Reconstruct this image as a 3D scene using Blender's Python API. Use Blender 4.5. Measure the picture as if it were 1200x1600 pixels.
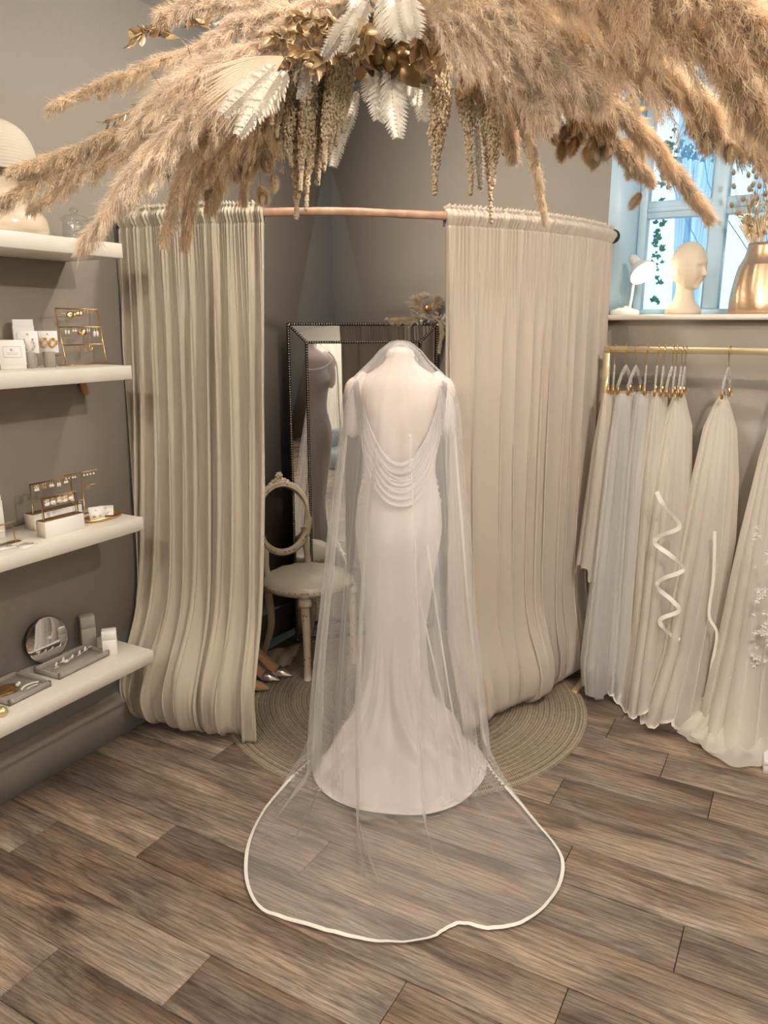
import bpy, math, random
import numpy as np
from mathutils import Vector, Matrix
for o in list(bpy.data.objects): bpy.data.objects.remove(o)
S = bpy.context.scene
# ---------------------------------------------------------------- camera
F_PX = 1196.0; PITCH = math.radians(13.7); YAW = math.radians(29.2)
CAM = np.array([2.295, -3.552, 1.6])
cd = bpy.data.cameras.new('camera'); co = bpy.data.objects.new('camera', cd); S.collection.objects.link(co)
co.location = CAM; co.rotation_euler = (math.radians(90) - PITCH, 0, YAW)
cd.sensor_fit = 'VERTICAL'; cd.sensor_height = 32.0; cd.lens = 32.0 * F_PX / 1600; cd.clip_start = .05
S.camera = co
# ---------------------------------------------------------------- world, lights, exposure
S.view_settings.view_transform = 'Standard'; S.view_settings.look = 'None'; S.view_settings.gamma = 1
S.view_settings.use_curve_mapping = False
S.view_settings.exposure = 0.0
S.cycles.transparent_max_bounces = 40; S.cycles.max_bounces = 8
w = bpy.data.worlds.new('sky'); S.world = w; w.use_nodes = True
wn = w.node_tree.nodes; wl = w.node_tree.links; bg = wn['Background']
tc = wn.new('ShaderNodeTexCoord'); sx = wn.new('ShaderNodeSeparateXYZ'); cr = wn.new('ShaderNodeValToRGB')
cr.color_ramp.elements[0].position = .3; cr.color_ramp.elements[0].color = (.50, .66, .72, 1)
cr.color_ramp.elements[1].position = .75; cr.color_ramp.elements[1].color = (.56, .82, 1, 1)
mp = wn.new('ShaderNodeMapRange'); mp.inputs[1].default_value = -1
wl.new(tc.outputs['Generated'], sx.inputs[0]); wl.new(sx.outputs[2], mp.inputs[0]); wl.new(mp.outputs[0], cr.inputs[0]); wl.new(cr.outputs[0], bg.inputs[0])
bg.inputs[1].default_value = 2.2
LIGHTS = [((2.65, -1.95, 2.60), 47, .04), ((1.35, -3.9, 2.60), 26, .06), ((3.5, -3.3, 2.60), 26, .06),
          ((2.2, -5.2, 2.60), 24, .06), ((.86, -1.2, 2.62), 12, .05)]
for i, (p, e, r) in enumerate(LIGHTS):
    ld = bpy.data.lights.new('ceiling_spot', 'POINT'); ld.energy = e * 2.05; ld.shadow_soft_size = r; ld.color = (1, .90, .785)
    lo = bpy.data.objects.new('ceiling_spot', ld); lo.location = p; S.collection.objects.link(lo)
# ---------------------------------------------------------------- geometry helpers
C = S.collection
_cp, _sp = math.cos(PITCH), math.sin(PITCH)
HD = np.array([-math.sin(YAW), math.cos(YAW), 0]); RT = np.array([math.cos(YAW), math.sin(YAW), 0]); UP = np.array([0, 0, 1.])
def ray(x, y):
    v = 800 - y; return RT * (x - 600) + HD * (F_PX * _cp + v * _sp) + UP * (-F_PX * _sp + v * _cp)
def atZ(x, y, z=0): r = ray(x, y); return CAM + r * (z - CAM[2]) / r[2]
def atX(x, y, a=0): r = ray(x, y); return CAM + r * (a - CAM[0]) / r[0]
def atY(x, y, b=0): r = ray(x, y); return CAM + r * (b - CAM[1]) / r[1]
def atD(x, y, d): r = ray(x, y); return CAM + r * d / (F_PX * _cp + (800 - y) * _sp)
def nrm(a): return a / (np.linalg.norm(a, axis=-1, keepdims=True) + 1e-12)
def rotz(a): c, s = math.cos(a), math.sin(a); return np.array([[c, -s, 0], [s, c, 0], [0, 0, 1.]])
def basis(d, hint=(0, 0, 1)):
    d = nrm(np.array(d, float)); h = np.array(hint, float)
    if abs(d @ h) > .97: h = np.array([1., 0, 0])
    x = nrm(np.cross(h, d)); y = np.cross(d, x); return np.array([x, y, d]).T
def smooth_curve(P, n):
    P = np.array(P, float)
    if len(P) == 2: t = np.linspace(0, 1, n)[:, None]; return P[0] * (1 - t) + P[1] * t
    Q = np.vstack([2 * P[0] - P[1], P, 2 * P[-1] - P[-2]]); m = len(P) - 1
    t = np.linspace(0, m, n); i = np.minimum(t.astype(int), m - 1); f = (t - i)[:, None]
    a, b, c, d = Q[i], Q[i + 1], Q[i + 2], Q[i + 3]
    return .5 * ((2 * b) + (c - a) * f + (2 * a - 5 * b + 4 * c - d) * f ** 2 + (3 * b - a - 3 * c + d) * f ** 3)
class G:
    def __init__(s): s.v = []; s.f = []; s.n = 0
    def add(s, V, F, mi=0):
        V = np.asarray(V, float).reshape(-1, 3); F = np.asarray(F, int)
        s.v.append(V); s.f.append((F + s.n, mi)); s.n += len(V); return s
    def grid(s, A, cu=False, cv=False, mi=0):
        nu, nv = A.shape[:2]; I = np.arange(nu * nv).reshape(nu, nv)
        if cu: I = np.vstack([I, I[:1]])
        if cv: I = np.hstack([I, I[:, :1]])
        F = np.stack([I[:-1, :-1], I[1:, :-1], I[1:, 1:], I[:-1, 1:]], -1).reshape(-1, 4)
        return s.add(A, F, mi)
    def box(s, c, d, R=None, b=0, mi=0):
        d = np.array(d, float) / 2
        if b <= 0:
            V = np.array([[x, y, z] for x in (-1, 1) for y in (-1, 1) for z in (-1, 1)]) * d
            F = [[0, 1, 3, 2], [4, 6, 7, 5], [0, 4, 5, 1], [2, 3, 7, 6], [0, 2, 6, 4], [1, 5, 7, 3]]
            if R is not None: V = V @ np.array(R).T
            return s.add(V + np.array(c), F, mi)
        b = min(b, d.min() * .9); V = []; ix = {}
        for sx_ in (-1, 1):
            for sy_ in (-1, 1):
                for sz_ in (-1, 1):
                    sg = np.array([sx_, sy_, sz_])
                    for k in range(3):
                        p = sg * (d - b); p[k] = sg[k] * d[k]; ix[(sx_, sy_, sz_, k)] = len(V); V.append(p)
        Q = []; T = []
        for k in range(3):
            o = [(k + 1) % 3, (k + 2) % 3]
            for sg in (-1, 1):
                q = []
                for a, c2 in ((-1, -1), (1, -1), (1, 1), (-1, 1)):
                    t = [0, 0, 0]; t[k] = sg; t[o[0]] = a; t[o[1]] = c2; q.append(ix[(*t, k)])
                Q.append(q if sg > 0 else q[::-1])
        for k in range(3):
            o = [(k + 1) % 3, (k + 2) % 3]
            for a in (-1, 1):
                for c2 in (-1, 1):
                    t1 = [0, 0, 0]; t1[o[0]] = a; t1[o[1]] = c2; t2 = list(t1); t1[k] = -1; t2[k] = 1
                    q = [ix[(*t1, o[0])], ix[(*t2, o[0])], ix[(*t2, o[1])], ix[(*t1, o[1])]]
                    Q.append(q if a * c2 < 0 else q[::-1])
        for a in (-1, 1):
            for b2 in (-1, 1):
                for c2 in (-1, 1):
                    t = [ix[(a, b2, c2, k)] for k in range(3)]; T.append(t if a * b2 * c2 > 0 else t[::-1])
        V = np.array(V)
        if R is not None: V = V @ np.array(R).T
        V = V + np.array(c); n0 = s.n; s.add(V, Q, mi); s.f.append((np.array(T) + n0, mi)); return s
    def tube(s, P, r, n=8, cap=True, mi=0, flat=1.0):
        P = np.array(P, float); m = len(P); r = np.broadcast_to(np.array(r, float), (m,))
        T = nrm(np.gradient(P, axis=0)); N = np.zeros_like(P); h = np.array([0, 0, 1.]) if abs(T[0][2]) < .9 else np.array([1., 0, 0])
        N[0] = nrm(np.cross(T[0], h))
        for i in range(1, m): N[i] = nrm(N[i - 1] - T[i] * (N[i - 1] @ T[i]))
        B = np.cross(T, N); a = np.linspace(0, 2 * math.pi, n, endpoint=False)
        A = P[:, None] + (N[:, None] * np.cos(a)[None, :, None] + flat * B[:, None] * np.sin(a)[None, :, None]) * r[:, None, None]
        n0 = s.n; s.grid(A, cv=True, mi=mi)
        if cap:
            s.f.append((np.arange(n)[None, ::-1] + n0, mi)); s.f.append((np.arange(n)[None] + n0 + (m - 1) * n, mi))
        return s
    def lathe(s, prof, n=32, c=(0, 0, 0), R=None, mi=0, flute=None, cap=True):
        prof = np.array(prof, float); a = np.linspace(0, 2 * math.pi, n, endpoint=False)
        rr = prof[:, 0][:, None] * np.ones(n)[None]
        if flute is not None: rr = rr * (1 + flute(prof[:, 1][:, None], a[None]))
        A = np.stack([rr * np.cos(a), rr * np.sin(a), prof[:, 1][:, None] + 0 * a[None]], -1)
        if R is not None: A = A @ np.array(R).T
        n0 = s.n; s.grid(A + np.array(c), cv=True, mi=mi)
        if cap:
            if prof[0, 0] > 1e-4: s.f.append((np.arange(n)[None, ::-1] + n0, mi))
            if prof[-1, 0] > 1e-4: s.f.append((np.arange(n)[None] + n0 + (len(prof) - 1) * n, mi))
        return s
    def ball(s, c, r, n=10, mi=0, R=None):
        r = np.broadcast_to(np.array(r, float), (3,)); th = np.linspace(0.02, math.pi - .02, n // 2 + 2); a = np.linspace(0, 2 * math.pi, n, endpoint=False)
        A = np.stack([np.sin(th)[:, None] * np.cos(a), np.sin(th)[:, None] * np.sin(a), np.cos(th)[:, None] + 0 * a], -1) * r
        if R is not None: A = A @ np.array(R).T
        return s.grid(A + np.array(c), cv=True, mi=mi)
    def mesh(s, name, mats, org=(0, 0, 0), smooth=True, R=None):
        V = np.vstack(s.v) - np.array(org)
        if R is not None: V = V @ np.array(R)
        me = bpy.data.meshes.new(name); loops = []; st = []; tot = []; mi = []; k = 0
        for F, m_ in s.f:
            if F.size == 0: continue
            loops.append(F.ravel()); c = F.shape[1]; st.append(k + np.arange(len(F)) * c); tot.append(np.full(len(F), c)); mi.append(np.full(len(F), m_)); k += F.size
        loops = np.concatenate(loops); st = np.concatenate(st); tot = np.concatenate(tot); mi = np.concatenate(mi)
        me.vertices.add(len(V)); me.vertices.foreach_set('co', V.ravel().astype(np.float32))
        me.loops.add(len(loops)); me.loops.foreach_set('vertex_index', loops.astype(np.int32))
        me.polygons.add(len(st)); me.polygons.foreach_set('loop_start', st.astype(np.int32)); me.polygons.foreach_set('loop_total', tot.astype(np.int32))
        me.polygons.foreach_set('material_index', mi.astype(np.int32))
        if smooth: me.polygons.foreach_set('use_smooth', np.ones(len(st), bool))
        me.update(calc_edges=True); me.validate()
        for m_ in (mats if isinstance(mats, (list, tuple)) else [mats]): me.materials.append(m_)
        return me
    def build(s, name, mats, parent=None, org=(0, 0, 0), smooth=True, **tg):
        """parent given: verts are world coords, made local to the parent's location"""
        if parent is not None:
            R = None
            if abs(parent.rotation_euler.z) > 1e-6: R = rotz(parent.rotation_euler.z)
            p0 = parent; off = np.array(p0.location)
            while p0.parent is not None: p0 = p0.parent; off = off + np.array(p0.location)
            o = bpy.data.objects.new(name, s.mesh(name, mats, off, smooth, R)); o.parent = parent
        else:
            o = bpy.data.objects.new(name, s.mesh(name, mats, org, smooth)); o.location = org
        C.objects.link(o); tag(o, **tg); return o
def tag(o, label=None, cat=None, group=None, kind=None):
    if label: o['label'] = label
    if cat: o['category'] = cat
    if group: o['group'] = group
    if kind: o['kind'] = kind
    return o
def thing(name, label, cat, loc=(0, 0, 0), rz=0, group=None, kind=None):
    o = bpy.data.objects.new(name, None); o.empty_display_size = .05; C.objects.link(o); o.location = loc; o.rotation_euler = (0, 0, rz)
    return tag(o, label, cat, group, kind)
def copy_tree(o, parent=None):
    c = o.copy(); C.objects.link(c); c.parent = parent
    for ch in list(o.children): copy_tree(ch, c)
    return c
def ns(x, seed=0):  # smooth pseudo noise
    r = np.random.RandomState(seed); v = 0
    for k in range(6):
        v = v + r.uniform(.5, 1) / (1 + k * .5) * np.sin(x * (1 + k * .83) * r.uniform(.8, 1.2) + r.uniform(0, 6.28))
    return v / 2.4
# ---------------------------------------------------------------- materials
def mat(name, col, rough=.6, metal=0, spec=.5, bump=0, bscale=60, var=0, vscale=8, stretch=(1, 1, 1), sheen=0, coat=0, trans=0, emis=None, alpha=None, subs=0):
    m = bpy.data.materials.new(name); m.use_nodes = True; N = m.node_tree.nodes; L = m.node_tree.links; p = N['Principled BSDF']
    p.inputs['Base Color'].default_value = (*col, 1); p.inputs['Roughness'].default_value = rough; p.inputs['Metallic'].default_value = metal
    p.inputs['Specular IOR Level'].default_value = spec; p.inputs['Coat Weight'].default_value = coat; p.inputs['Sheen Weight'].default_value = sheen
    p.inputs['Transmission Weight'].default_value = trans
    t = N.new('ShaderNodeTexCoord'); mpn = N.new('ShaderNodeMapping'); mpn.inputs['Scale'].default_value = stretch; L.new(t.outputs['Object'], mpn.inputs[0])
    nz = N.new('ShaderNodeTexNoise'); nz.inputs['Scale'].default_value = vscale; nz.inputs['Detail'].default_value = 4; L.new(mpn.outputs[0], nz.inputs[0])
    r = N.new('ShaderNodeValToRGB'); r.color_ramp.elements[0].position = .3; r.color_ramp.elements[1].position = .7
    r.color_ramp.elements[0].color = (*[c * (1 - var) for c in col], 1); r.color_ramp.elements[1].color = (*[min(1, c * (1 + var * .6)) for c in col], 1)
    L.new(nz.outputs[0], r.inputs[0]); L.new(r.outputs[0], p.inputs['Base Color'])
    if bump:
        n2 = N.new('ShaderNodeTexNoise'); n2.inputs['Scale'].default_value = bscale; n2.inputs['Detail'].default_value = 3; L.new(mpn.outputs[0], n2.inputs[0])
        b = N.new('ShaderNodeBump'); b.inputs['Strength'].default_value = bump; b.inputs['Distance'].default_value = .004; L.new(n2.outputs[0], b.inputs['Height']); L.new(b.outputs[0], p.inputs['Normal'])
    if emis: p.inputs['Emission Color'].default_value = (*emis[0], 1); p.inputs['Emission Strength'].default_value = emis[1]
    return m
def leafy(name, col, var=.3, trans=.35, vscale=25):
    m = bpy.data.materials.new(name); m.use_nodes = True; N = m.node_tree.nodes; L = m.node_tree.links; N.clear()
    out = N.new('ShaderNodeOutputMaterial'); d = N.new('ShaderNodeBsdfDiffuse'); tr = N.new('ShaderNodeBsdfTranslucent'); mx = N.new('ShaderNodeMixShader'); mx.inputs[0].default_value = trans
    t = N.new('ShaderNodeTexCoord'); nz = N.new('ShaderNodeTexNoise'); nz.inputs['Scale'].default_value = vscale; nz.inputs['Detail'].default_value = 3; L.new(t.outputs['Object'], nz.inputs[0])
    r = N.new('ShaderNodeValToRGB'); r.color_ramp.elements[0].position = .3; r.color_ramp.elements[1].position = .7
    r.color_ramp.elements[0].color = (*[c * (1 - var) for c in col], 1); r.color_ramp.elements[1].color = (*[min(1, c * (1 + var * .5)) for c in col], 1)
    L.new(nz.outputs[0], r.inputs[0]); L.new(r.outputs[0], d.inputs[0]); L.new(r.outputs[0], tr.inputs[0]); L.new(d.outputs[0], mx.inputs[1]); L.new(tr.outputs[0], mx.inputs[2]); L.new(mx.outputs[0], out.inputs[0])
    return m
def tulle(name, col, dens, edge=.5, weave=0):
    """net fabric: denser where seen along the cloth, as real net is"""
    m = bpy.data.materials.new(name); m.use_nodes = True; N = m.node_tree.nodes; L = m.node_tree.links; N.clear()
    out = N.new('ShaderNodeOutputMaterial'); d = N.new('ShaderNodeBsdfDiffuse'); d.inputs[0].default_value = (*col, 1)
    tr = N.new('ShaderNodeBsdfTranslucent'); tr.inputs[0].default_value = (*col, 1); mx = N.new('ShaderNodeMixShader'); mx.inputs[0].default_value = .4
    tp = N.new('ShaderNodeBsdfTransparent'); m2 = N.new('ShaderNodeMixShader'); lw = N.new('ShaderNodeLayerWeight'); lw.inputs[0].default_value = .35
    mr = N.new('ShaderNodeMapRange'); mr.inputs[3].default_value = dens; mr.inputs[4].default_value = min(1, dens + edge)
    L.new(lw.outputs['Facing'], mr.inputs[0]); L.new(d.outputs[0], mx.inputs[1]); L.new(tr.outputs[0], mx.inputs[2])
    L.new(mr.outputs[0], m2.inputs[0]); L.new(tp.outputs[0], m2.inputs[1]); L.new(mx.outputs[0], m2.inputs[2]); L.new(m2.outputs[0], out.inputs[0])
    return m
M = {}
M['wall'] = mat('wall_paint', (.345, .305, .26), .33, spec=.5, bump=.16, bscale=90, var=.03, vscale=3)
M['ceil'] = mat('ceiling_paint', (.8, .78, .74), .8)
M['trim'] = mat('trim_paint', (.30, .265, .225), .4, var=.03)
M['white'] = mat('white_paint', (.80, .745, .67), .35, var=.02)
M['frame_daylit'] = mat('window_paint_daylit_blue', (.47, .64, .76), .4, var=.02)  # white frame and reveals, with the blue of the daylight put into the colour
M['curtain'] = mat('curtain_cotton_green', (.535, .475, .385), .85, bump=.15, bscale=900, var=.02, sheen=.2)
M['curtain2'] = mat('curtain_cotton_cream', (.535, .46, .39), .85, bump=.15, bscale=900, var=.02, sheen=.2)
M['rod'] = mat('bent_wood', (.42, .25, .16), .6, bump=.4, bscale=60, var=.35, vscale=20)
M['gown'] = mat('blush_crepe', (.76, .685, .665), .5, var=.02, sheen=.4, bump=.05, bscale=500)
M['skin'] = mat('mannequin_cover', (.77, .655, .61), .6, var=.03)
M['bead'] = mat('bead_lace', (.8, .72, .66), .35, bump=.5, bscale=300)
M['veil'] = tulle('silk_tulle', (.97, .96, .95), .10, .34)
M['tier'] = tulle('silk_tulle_gathered', (.97, .95, .93), .17, .34)
M['rackveil'] = tulle('rack_tulle', (.96, .91, .84), .68, .3)
M['rackveil2'] = tulle('rack_tulle_cool', (.93, .92, .90), .62, .35)
M['satin'] = mat('satin_ribbon', (.86, .83, .76), .35, sheen=.2)
M['gold'] = mat('brushed_gold', (.72, .50, .24), .3, metal=1, var=.15)
M['palegold'] = mat('painted_gold_metal', (.72, .60, .36), .35, metal=.7, var=.05)
M['brass'] = mat('aged_brass', (.36, .25, .13), .4, metal=.9, var=.3, vscale=40)
M['silver'] = mat('silver_leather', (.72, .66, .60), .25, metal=.9, var=.1)
M['tan'] = mat('tan_leather', (.46, .26, .13), .5, var=.1)
M['black'] = mat('dark_sole', (.03, .027, .025), .5)
M['cream_paint'] = mat('distressed_cream', (.66, .56, .42), .55, bump=.5, bscale=60, var=.08, vscale=30)
M['darkwood'] = mat('chipped_wood', (.10, .055, .035), .7, var=.4)
M['seat'] = mat('seat_leather', (.60, .53, .42), .33, bump=.2, bscale=25, var=.08, vscale=12)
M['mirror'] = mat('mirror_glass', (.93, .93, .92), .01, metal=1)
M['beadframe'] = mat('dark_bead_frame', (.05, .038, .03), .35, metal=.6)
M['beadmetal'] = mat('pewter_beads', (.42, .36, .30), .3, metal=.9)
M['greybox'] = mat('grey_card', (.30, .27, .235), .8, var=.03)
M['grey2'] = mat('grey_felt', (.33, .295, .255), .85, bump=.3, bscale=400, var=.03)
M['card'] = mat('white_card', (.84, .81, .78), .6)
M['print'] = mat('grey_print', (.16, .145, .13), .7)
M['pearl'] = mat('pearl', (.86, .80, .74), .12, coat=1)
M['glassy'] = mat('clear_crystal', (.95, .93, .9), .05, trans=.8)
M['ceramic'] = mat('beige_ceramic', (.76, .62, .47), .22, coat=.4, var=.02)
M['linen'] = mat('ribbed_linen', (.60, .53, .44), .9, var=.05)
M['agate'] = mat('brown_agate', (.16, .075, .015), .12, coat=1, var=.5, vscale=40)
M['copper'] = mat('hammered_copper', (.66, .45, .29), .36, metal=.85, bump=.35, bscale=30, var=.12, vscale=18)
M['foam'] = mat('mannequin_plaster', (.66, .555, .43), .5, var=.03)
M['plastic'] = mat('lamp_plastic', (.80, .77, .72), .3)
M['bulb'] = mat('lamp_bulb', (1, .95, .85), .5, emis=((1, .86, .66), 9))
M['pampas'] = leafy('pampas_fluff', (.88, .74, .57), .2)
M['pampas_pale'] = leafy('pampas_pale', (.92, .80, .66), .13)
M['pampas_tan'] = leafy('pampas_tan', (.80, .645, .47), .25)
M['amaranth'] = leafy('amaranth_beads', (1.0, .86, .68), .12, .5, 60)
M['fern'] = leafy('bleached_fern', (.92, .87, .79), .1, .35)
M['fan'] = leafy('dried_palm', (.84, .72, .56), .15, .3, 12)
M['bunny'] = leafy('bunny_tail_fluff', (.74, .62, .47), .2, .35, 60)
M['bunny_light'] = leafy('bunny_tail_pale', (.78, .60, .40), .2, .3, 60)
M['goldleaf'] = mat('gilded_leaf', (.66, .50, .30), .3, metal=.6, var=.4, vscale=30)
M['stem'] = mat('dry_stem', (.42, .28, .14), .7, var=.3)
M['vine'] = mat('dark_vine', (.10, .06, .03), .6, var=.5, vscale=30)
M['ivy'] = leafy('ivy_leaf', (.10, .22, .16), .4, .5)
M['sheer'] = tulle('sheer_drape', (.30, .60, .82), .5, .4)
M['fur'] = leafy('sheepskin', (.90, .88, .82), .1, .3)
M['bluegrey'] = mat('blue_grey_velvet', (.12, .15, .19), .6, sheen=.5)
M['drape'] = mat('bright_cream_drape', (.82, .80, .73), .8)
M['cloth'] = mat('beige_paper', (.60, .51, .41), .8, var=.05)
M['thread'] = mat('nylon_cord', (.6, .55, .48), .5)
# glass
def glass(name, a=.12):
    m = bpy.data.materials.new(name); m.use_nodes = True; N = m.node_tree.nodes; L = m.node_tree.links; N.clear()
    out = N.new('ShaderNodeOutputMaterial'); g = N.new('ShaderNodeBsdfGlossy'); g.inputs['Roughness'].default_value = .03; t = N.new('ShaderNodeBsdfTransparent'); mx = N.new('ShaderNodeMixShader')
    f = N.new('ShaderNodeLayerWeight'); f.inputs[0].default_value = .5; pw = N.new('ShaderNodeMath'); pw.operation = 'POWER'; pw.inputs[1].default_value = 4; L.new(f.outputs['Facing'], pw.inputs[0])
    ad = N.new('ShaderNodeMath'); ad.operation = 'MULTIPLY_ADD'; ad.inputs[1].default_value = .6; ad.inputs[2].default_value = .04 + a; L.new(pw.outputs[0], ad.inputs[0])
    t.inputs[0].default_value = (.93, .95, .95, 1)
    L.new(ad.outputs[0], mx.inputs[0]); L.new(t.outputs[0], mx.inputs[1]); L.new(g.outputs[0], mx.inputs[2]); L.new(mx.outputs[0], out.inputs[0]); return m
M['glass'] = glass('window_glass', .0); M['acrylic'] = tulle('clear_acrylic', (.85, .83, .80), .35, .5); M['jar'] = glass('jar_glass', .05)
def wood_floor():
    m = bpy.data.materials.new('weathered_oak_plank'); m.use_nodes = True; N = m.node_tree.nodes; L = m.node_tree.links; p = N['Principled BSDF']
    t = N.new('ShaderNodeTexCoord'); oi = N.new('ShaderNodeObjectInfo'); ml = N.new('ShaderNodeMath'); ml.operation = 'MULTIPLY'; ml.inputs[1].default_value = 37
    L.new(oi.outputs['Random'], ml.inputs[0]); cx = N.new('ShaderNodeCombineXYZ'); L.new(ml.outputs[0], cx.inputs[0]); L.new(ml.outputs[0], cx.inputs[1])
    va = N.new('ShaderNodeVectorMath'); va.operation = 'ADD'; L.new(t.outputs['Object'], va.inputs[0]); L.new(cx.outputs[0], va.inputs[1])
    def noise(sc, scale, det, dist=0, rough=.5):
        mpn = N.new('ShaderNodeMapping'); mpn.inputs['Scale'].default_value = sc; L.new(va.outputs[0], mpn.inputs[0])
        n = N.new('ShaderNodeTexNoise'); n.inputs['Scale'].default_value = scale; n.inputs['Detail'].default_value = det; n.inputs['Distortion'].default_value = dist; n.inputs['Roughness'].default_value = rough
        L.new(mpn.outputs[0], n.inputs[0]); return n
    big = noise((1, 3.6, 1), 2.6, 4, .7, .6)
    r1 = N.new('ShaderNodeValToRGB'); e = r1.color_ramp.elements
    e[0].position = .30; e[0].color = (.125, .095, .074, 1); e[1].position = .78; e[1].color = (.50, .41, .33, 1)
    for ps, c in ((.42, (.21, .162, .127, 1)), (.52, (.30, .24, .19, 1)), (.64, (.38, .30, .235, 1))):
        x = e.new(ps); x.color = c
    L.new(big.outputs[0], r1.inputs[0])
    warm = noise((1, 4, 1), 1.6, 2); rw = N.new('ShaderNodeValToRGB'); rw.color_ramp.elements[0].position = .42; rw.color_ramp.elements[1].position = .68
    L.new(warm.outputs[0], rw.inputs[0]); mw = N.new('ShaderNodeMix'); mw.data_type = 'RGBA'; mw.blend_type = 'MULTIPLY'; L.new(rw.outputs[0], mw.inputs[0]); L.new(r1.outputs[0], mw.inputs[6]); mw.inputs[7].default_value = (1.08, .97, .86, 1)
    grain = noise((1, 34, 1), 6, 10, 2.2, .75); rg = N.new('ShaderNodeValToRGB'); rg.color_ramp.elements[0].position = .36; rg.color_ramp.elements[0].color = (.36, .33, .31, 1); rg.color_ramp.elements[1].position = .56; rg.color_ramp.elements[1].color = (1.12, 1.12, 1.12, 1)
    L.new(grain.outputs[0], rg.inputs[0]); mg = N.new('ShaderNodeMix'); mg.data_type = 'RGBA'; mg.blend_type = 'MULTIPLY'; mg.inputs[0].default_value = .85; L.new(mw.outputs[2], mg.inputs[6]); L.new(rg.outputs[0], mg.inputs[7])
    mid = noise((1, 11, 1), 4.5, 6, 2.5, .65); rm_ = N.new('ShaderNodeValToRGB'); rm_.color_ramp.elements[0].position = .36; rm_.color_ramp.elements[0].color = (.52, .49, .47, 1); rm_.color_ramp.elements[1].position = .55; rm_.color_ramp.elements[1].color = (1.1, 1.1, 1.1, 1)
    L.new(mid.outputs[0], rm_.inputs[0]); mm_ = N.new('ShaderNodeMix'); mm_.data_type = 'RGBA'; mm_.blend_type = 'MULTIPLY'; mm_.inputs[0].default_value = .6; L.new(mg.outputs[2], mm_.inputs[6]); L.new(rm_.outputs[0], mm_.inputs[7]); mg = mm_
    # cathedral rings
    mpn = N.new('ShaderNodeMapping'); mpn.inputs['Scale'].default_value = (.55, 5, 1); L.new(va.outputs[0], mpn.inputs[0])
    wv = N.new('ShaderNodeTexWave'); wv.wave_type = 'RINGS'; wv.inputs['Scale'].default_value = 3.2; wv.inputs['Distortion'].default_value = 12; wv.inputs['Detail'].default_value = 3; wv.inputs['Detail Scale'].default_value = 1.2; L.new(mpn.outputs[0], wv.inputs[0])
    rv = N.new('ShaderNodeValToRGB'); rv.color_ramp.elements[0].color = (.5, .47, .45, 1); rv.color_ramp.elements[1].position = .45; rv.color_ramp.elements[1].color = (1, 1, 1, 1); L.new(wv.outputs[0], rv.inputs[0])
    mv = N.new('ShaderNodeMix'); mv.data_type = 'RGBA'; mv.blend_type = 'MULTIPLY'; mv.inputs[0].default_value = .6; L.new(mg.outputs[2], mv.inputs[6]); L.new(rv.outputs[0], mv.inputs[7])
    # knots
    mk = N.new('ShaderNodeMapping'); mk.inputs['Scale'].default_value = (1.6, 3.6, 0); L.new(va.outputs[0], mk.inputs[0]); vo = N.new('ShaderNodeTexVoronoi'); vo.inputs['Scale'].default_value = 1.1; L.new(mk.outputs[0], vo.inputs[0])
    rk = N.new('ShaderNodeValToRGB'); rk.color_ramp.elements[0].position = .02; rk.color_ramp.elements[0].color = (.22, .17, .14, 1); rk.color_ramp.elements[1].position = .12; rk.color_ramp.elements[1].color = (1, 1, 1, 1); L.new(vo.outputs[0], rk.inputs[0])
    mkx = N.new('ShaderNodeMix'); mkx.data_type = 'RGBA'; mkx.blend_type = 'MULTIPLY'; mkx.inputs[0].default_value = .8; L.new(mv.outputs[2], mkx.inputs[6]); L.new(rk.outputs[0], mkx.inputs[7])
    # tone per plank
    mr = N.new('ShaderNodeMapRange'); mr.inputs[3].default_value = .82; mr.inputs[4].default_value = 1.12; L.new(oi.outputs['Random'], mr.inputs[0])
    vm = N.new('ShaderNodeVectorMath'); vm.operation = 'SCALE'; L.new(mkx.outputs[2], vm.inputs[0]); L.new(mr.outputs[0], vm.inputs['Scale'])
    L.new(vm.outputs[0], p.inputs['Base Color']); p.inputs['Roughness'].default_value = .5; p.inputs['Specular IOR Level'].default_value = .35
    b = N.new('ShaderNodeBump'); b.inputs['Strength'].default_value = .25; b.inputs['Distance'].default_value = .002; L.new(grain.outputs[0], b.inputs['Height']); L.new(b.outputs[0], p.inputs['Normal'])
    return m
M['plank'] = wood_floor()
M['sub'] = mat('dark_joint', (.05, .035, .025), .8)
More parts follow.
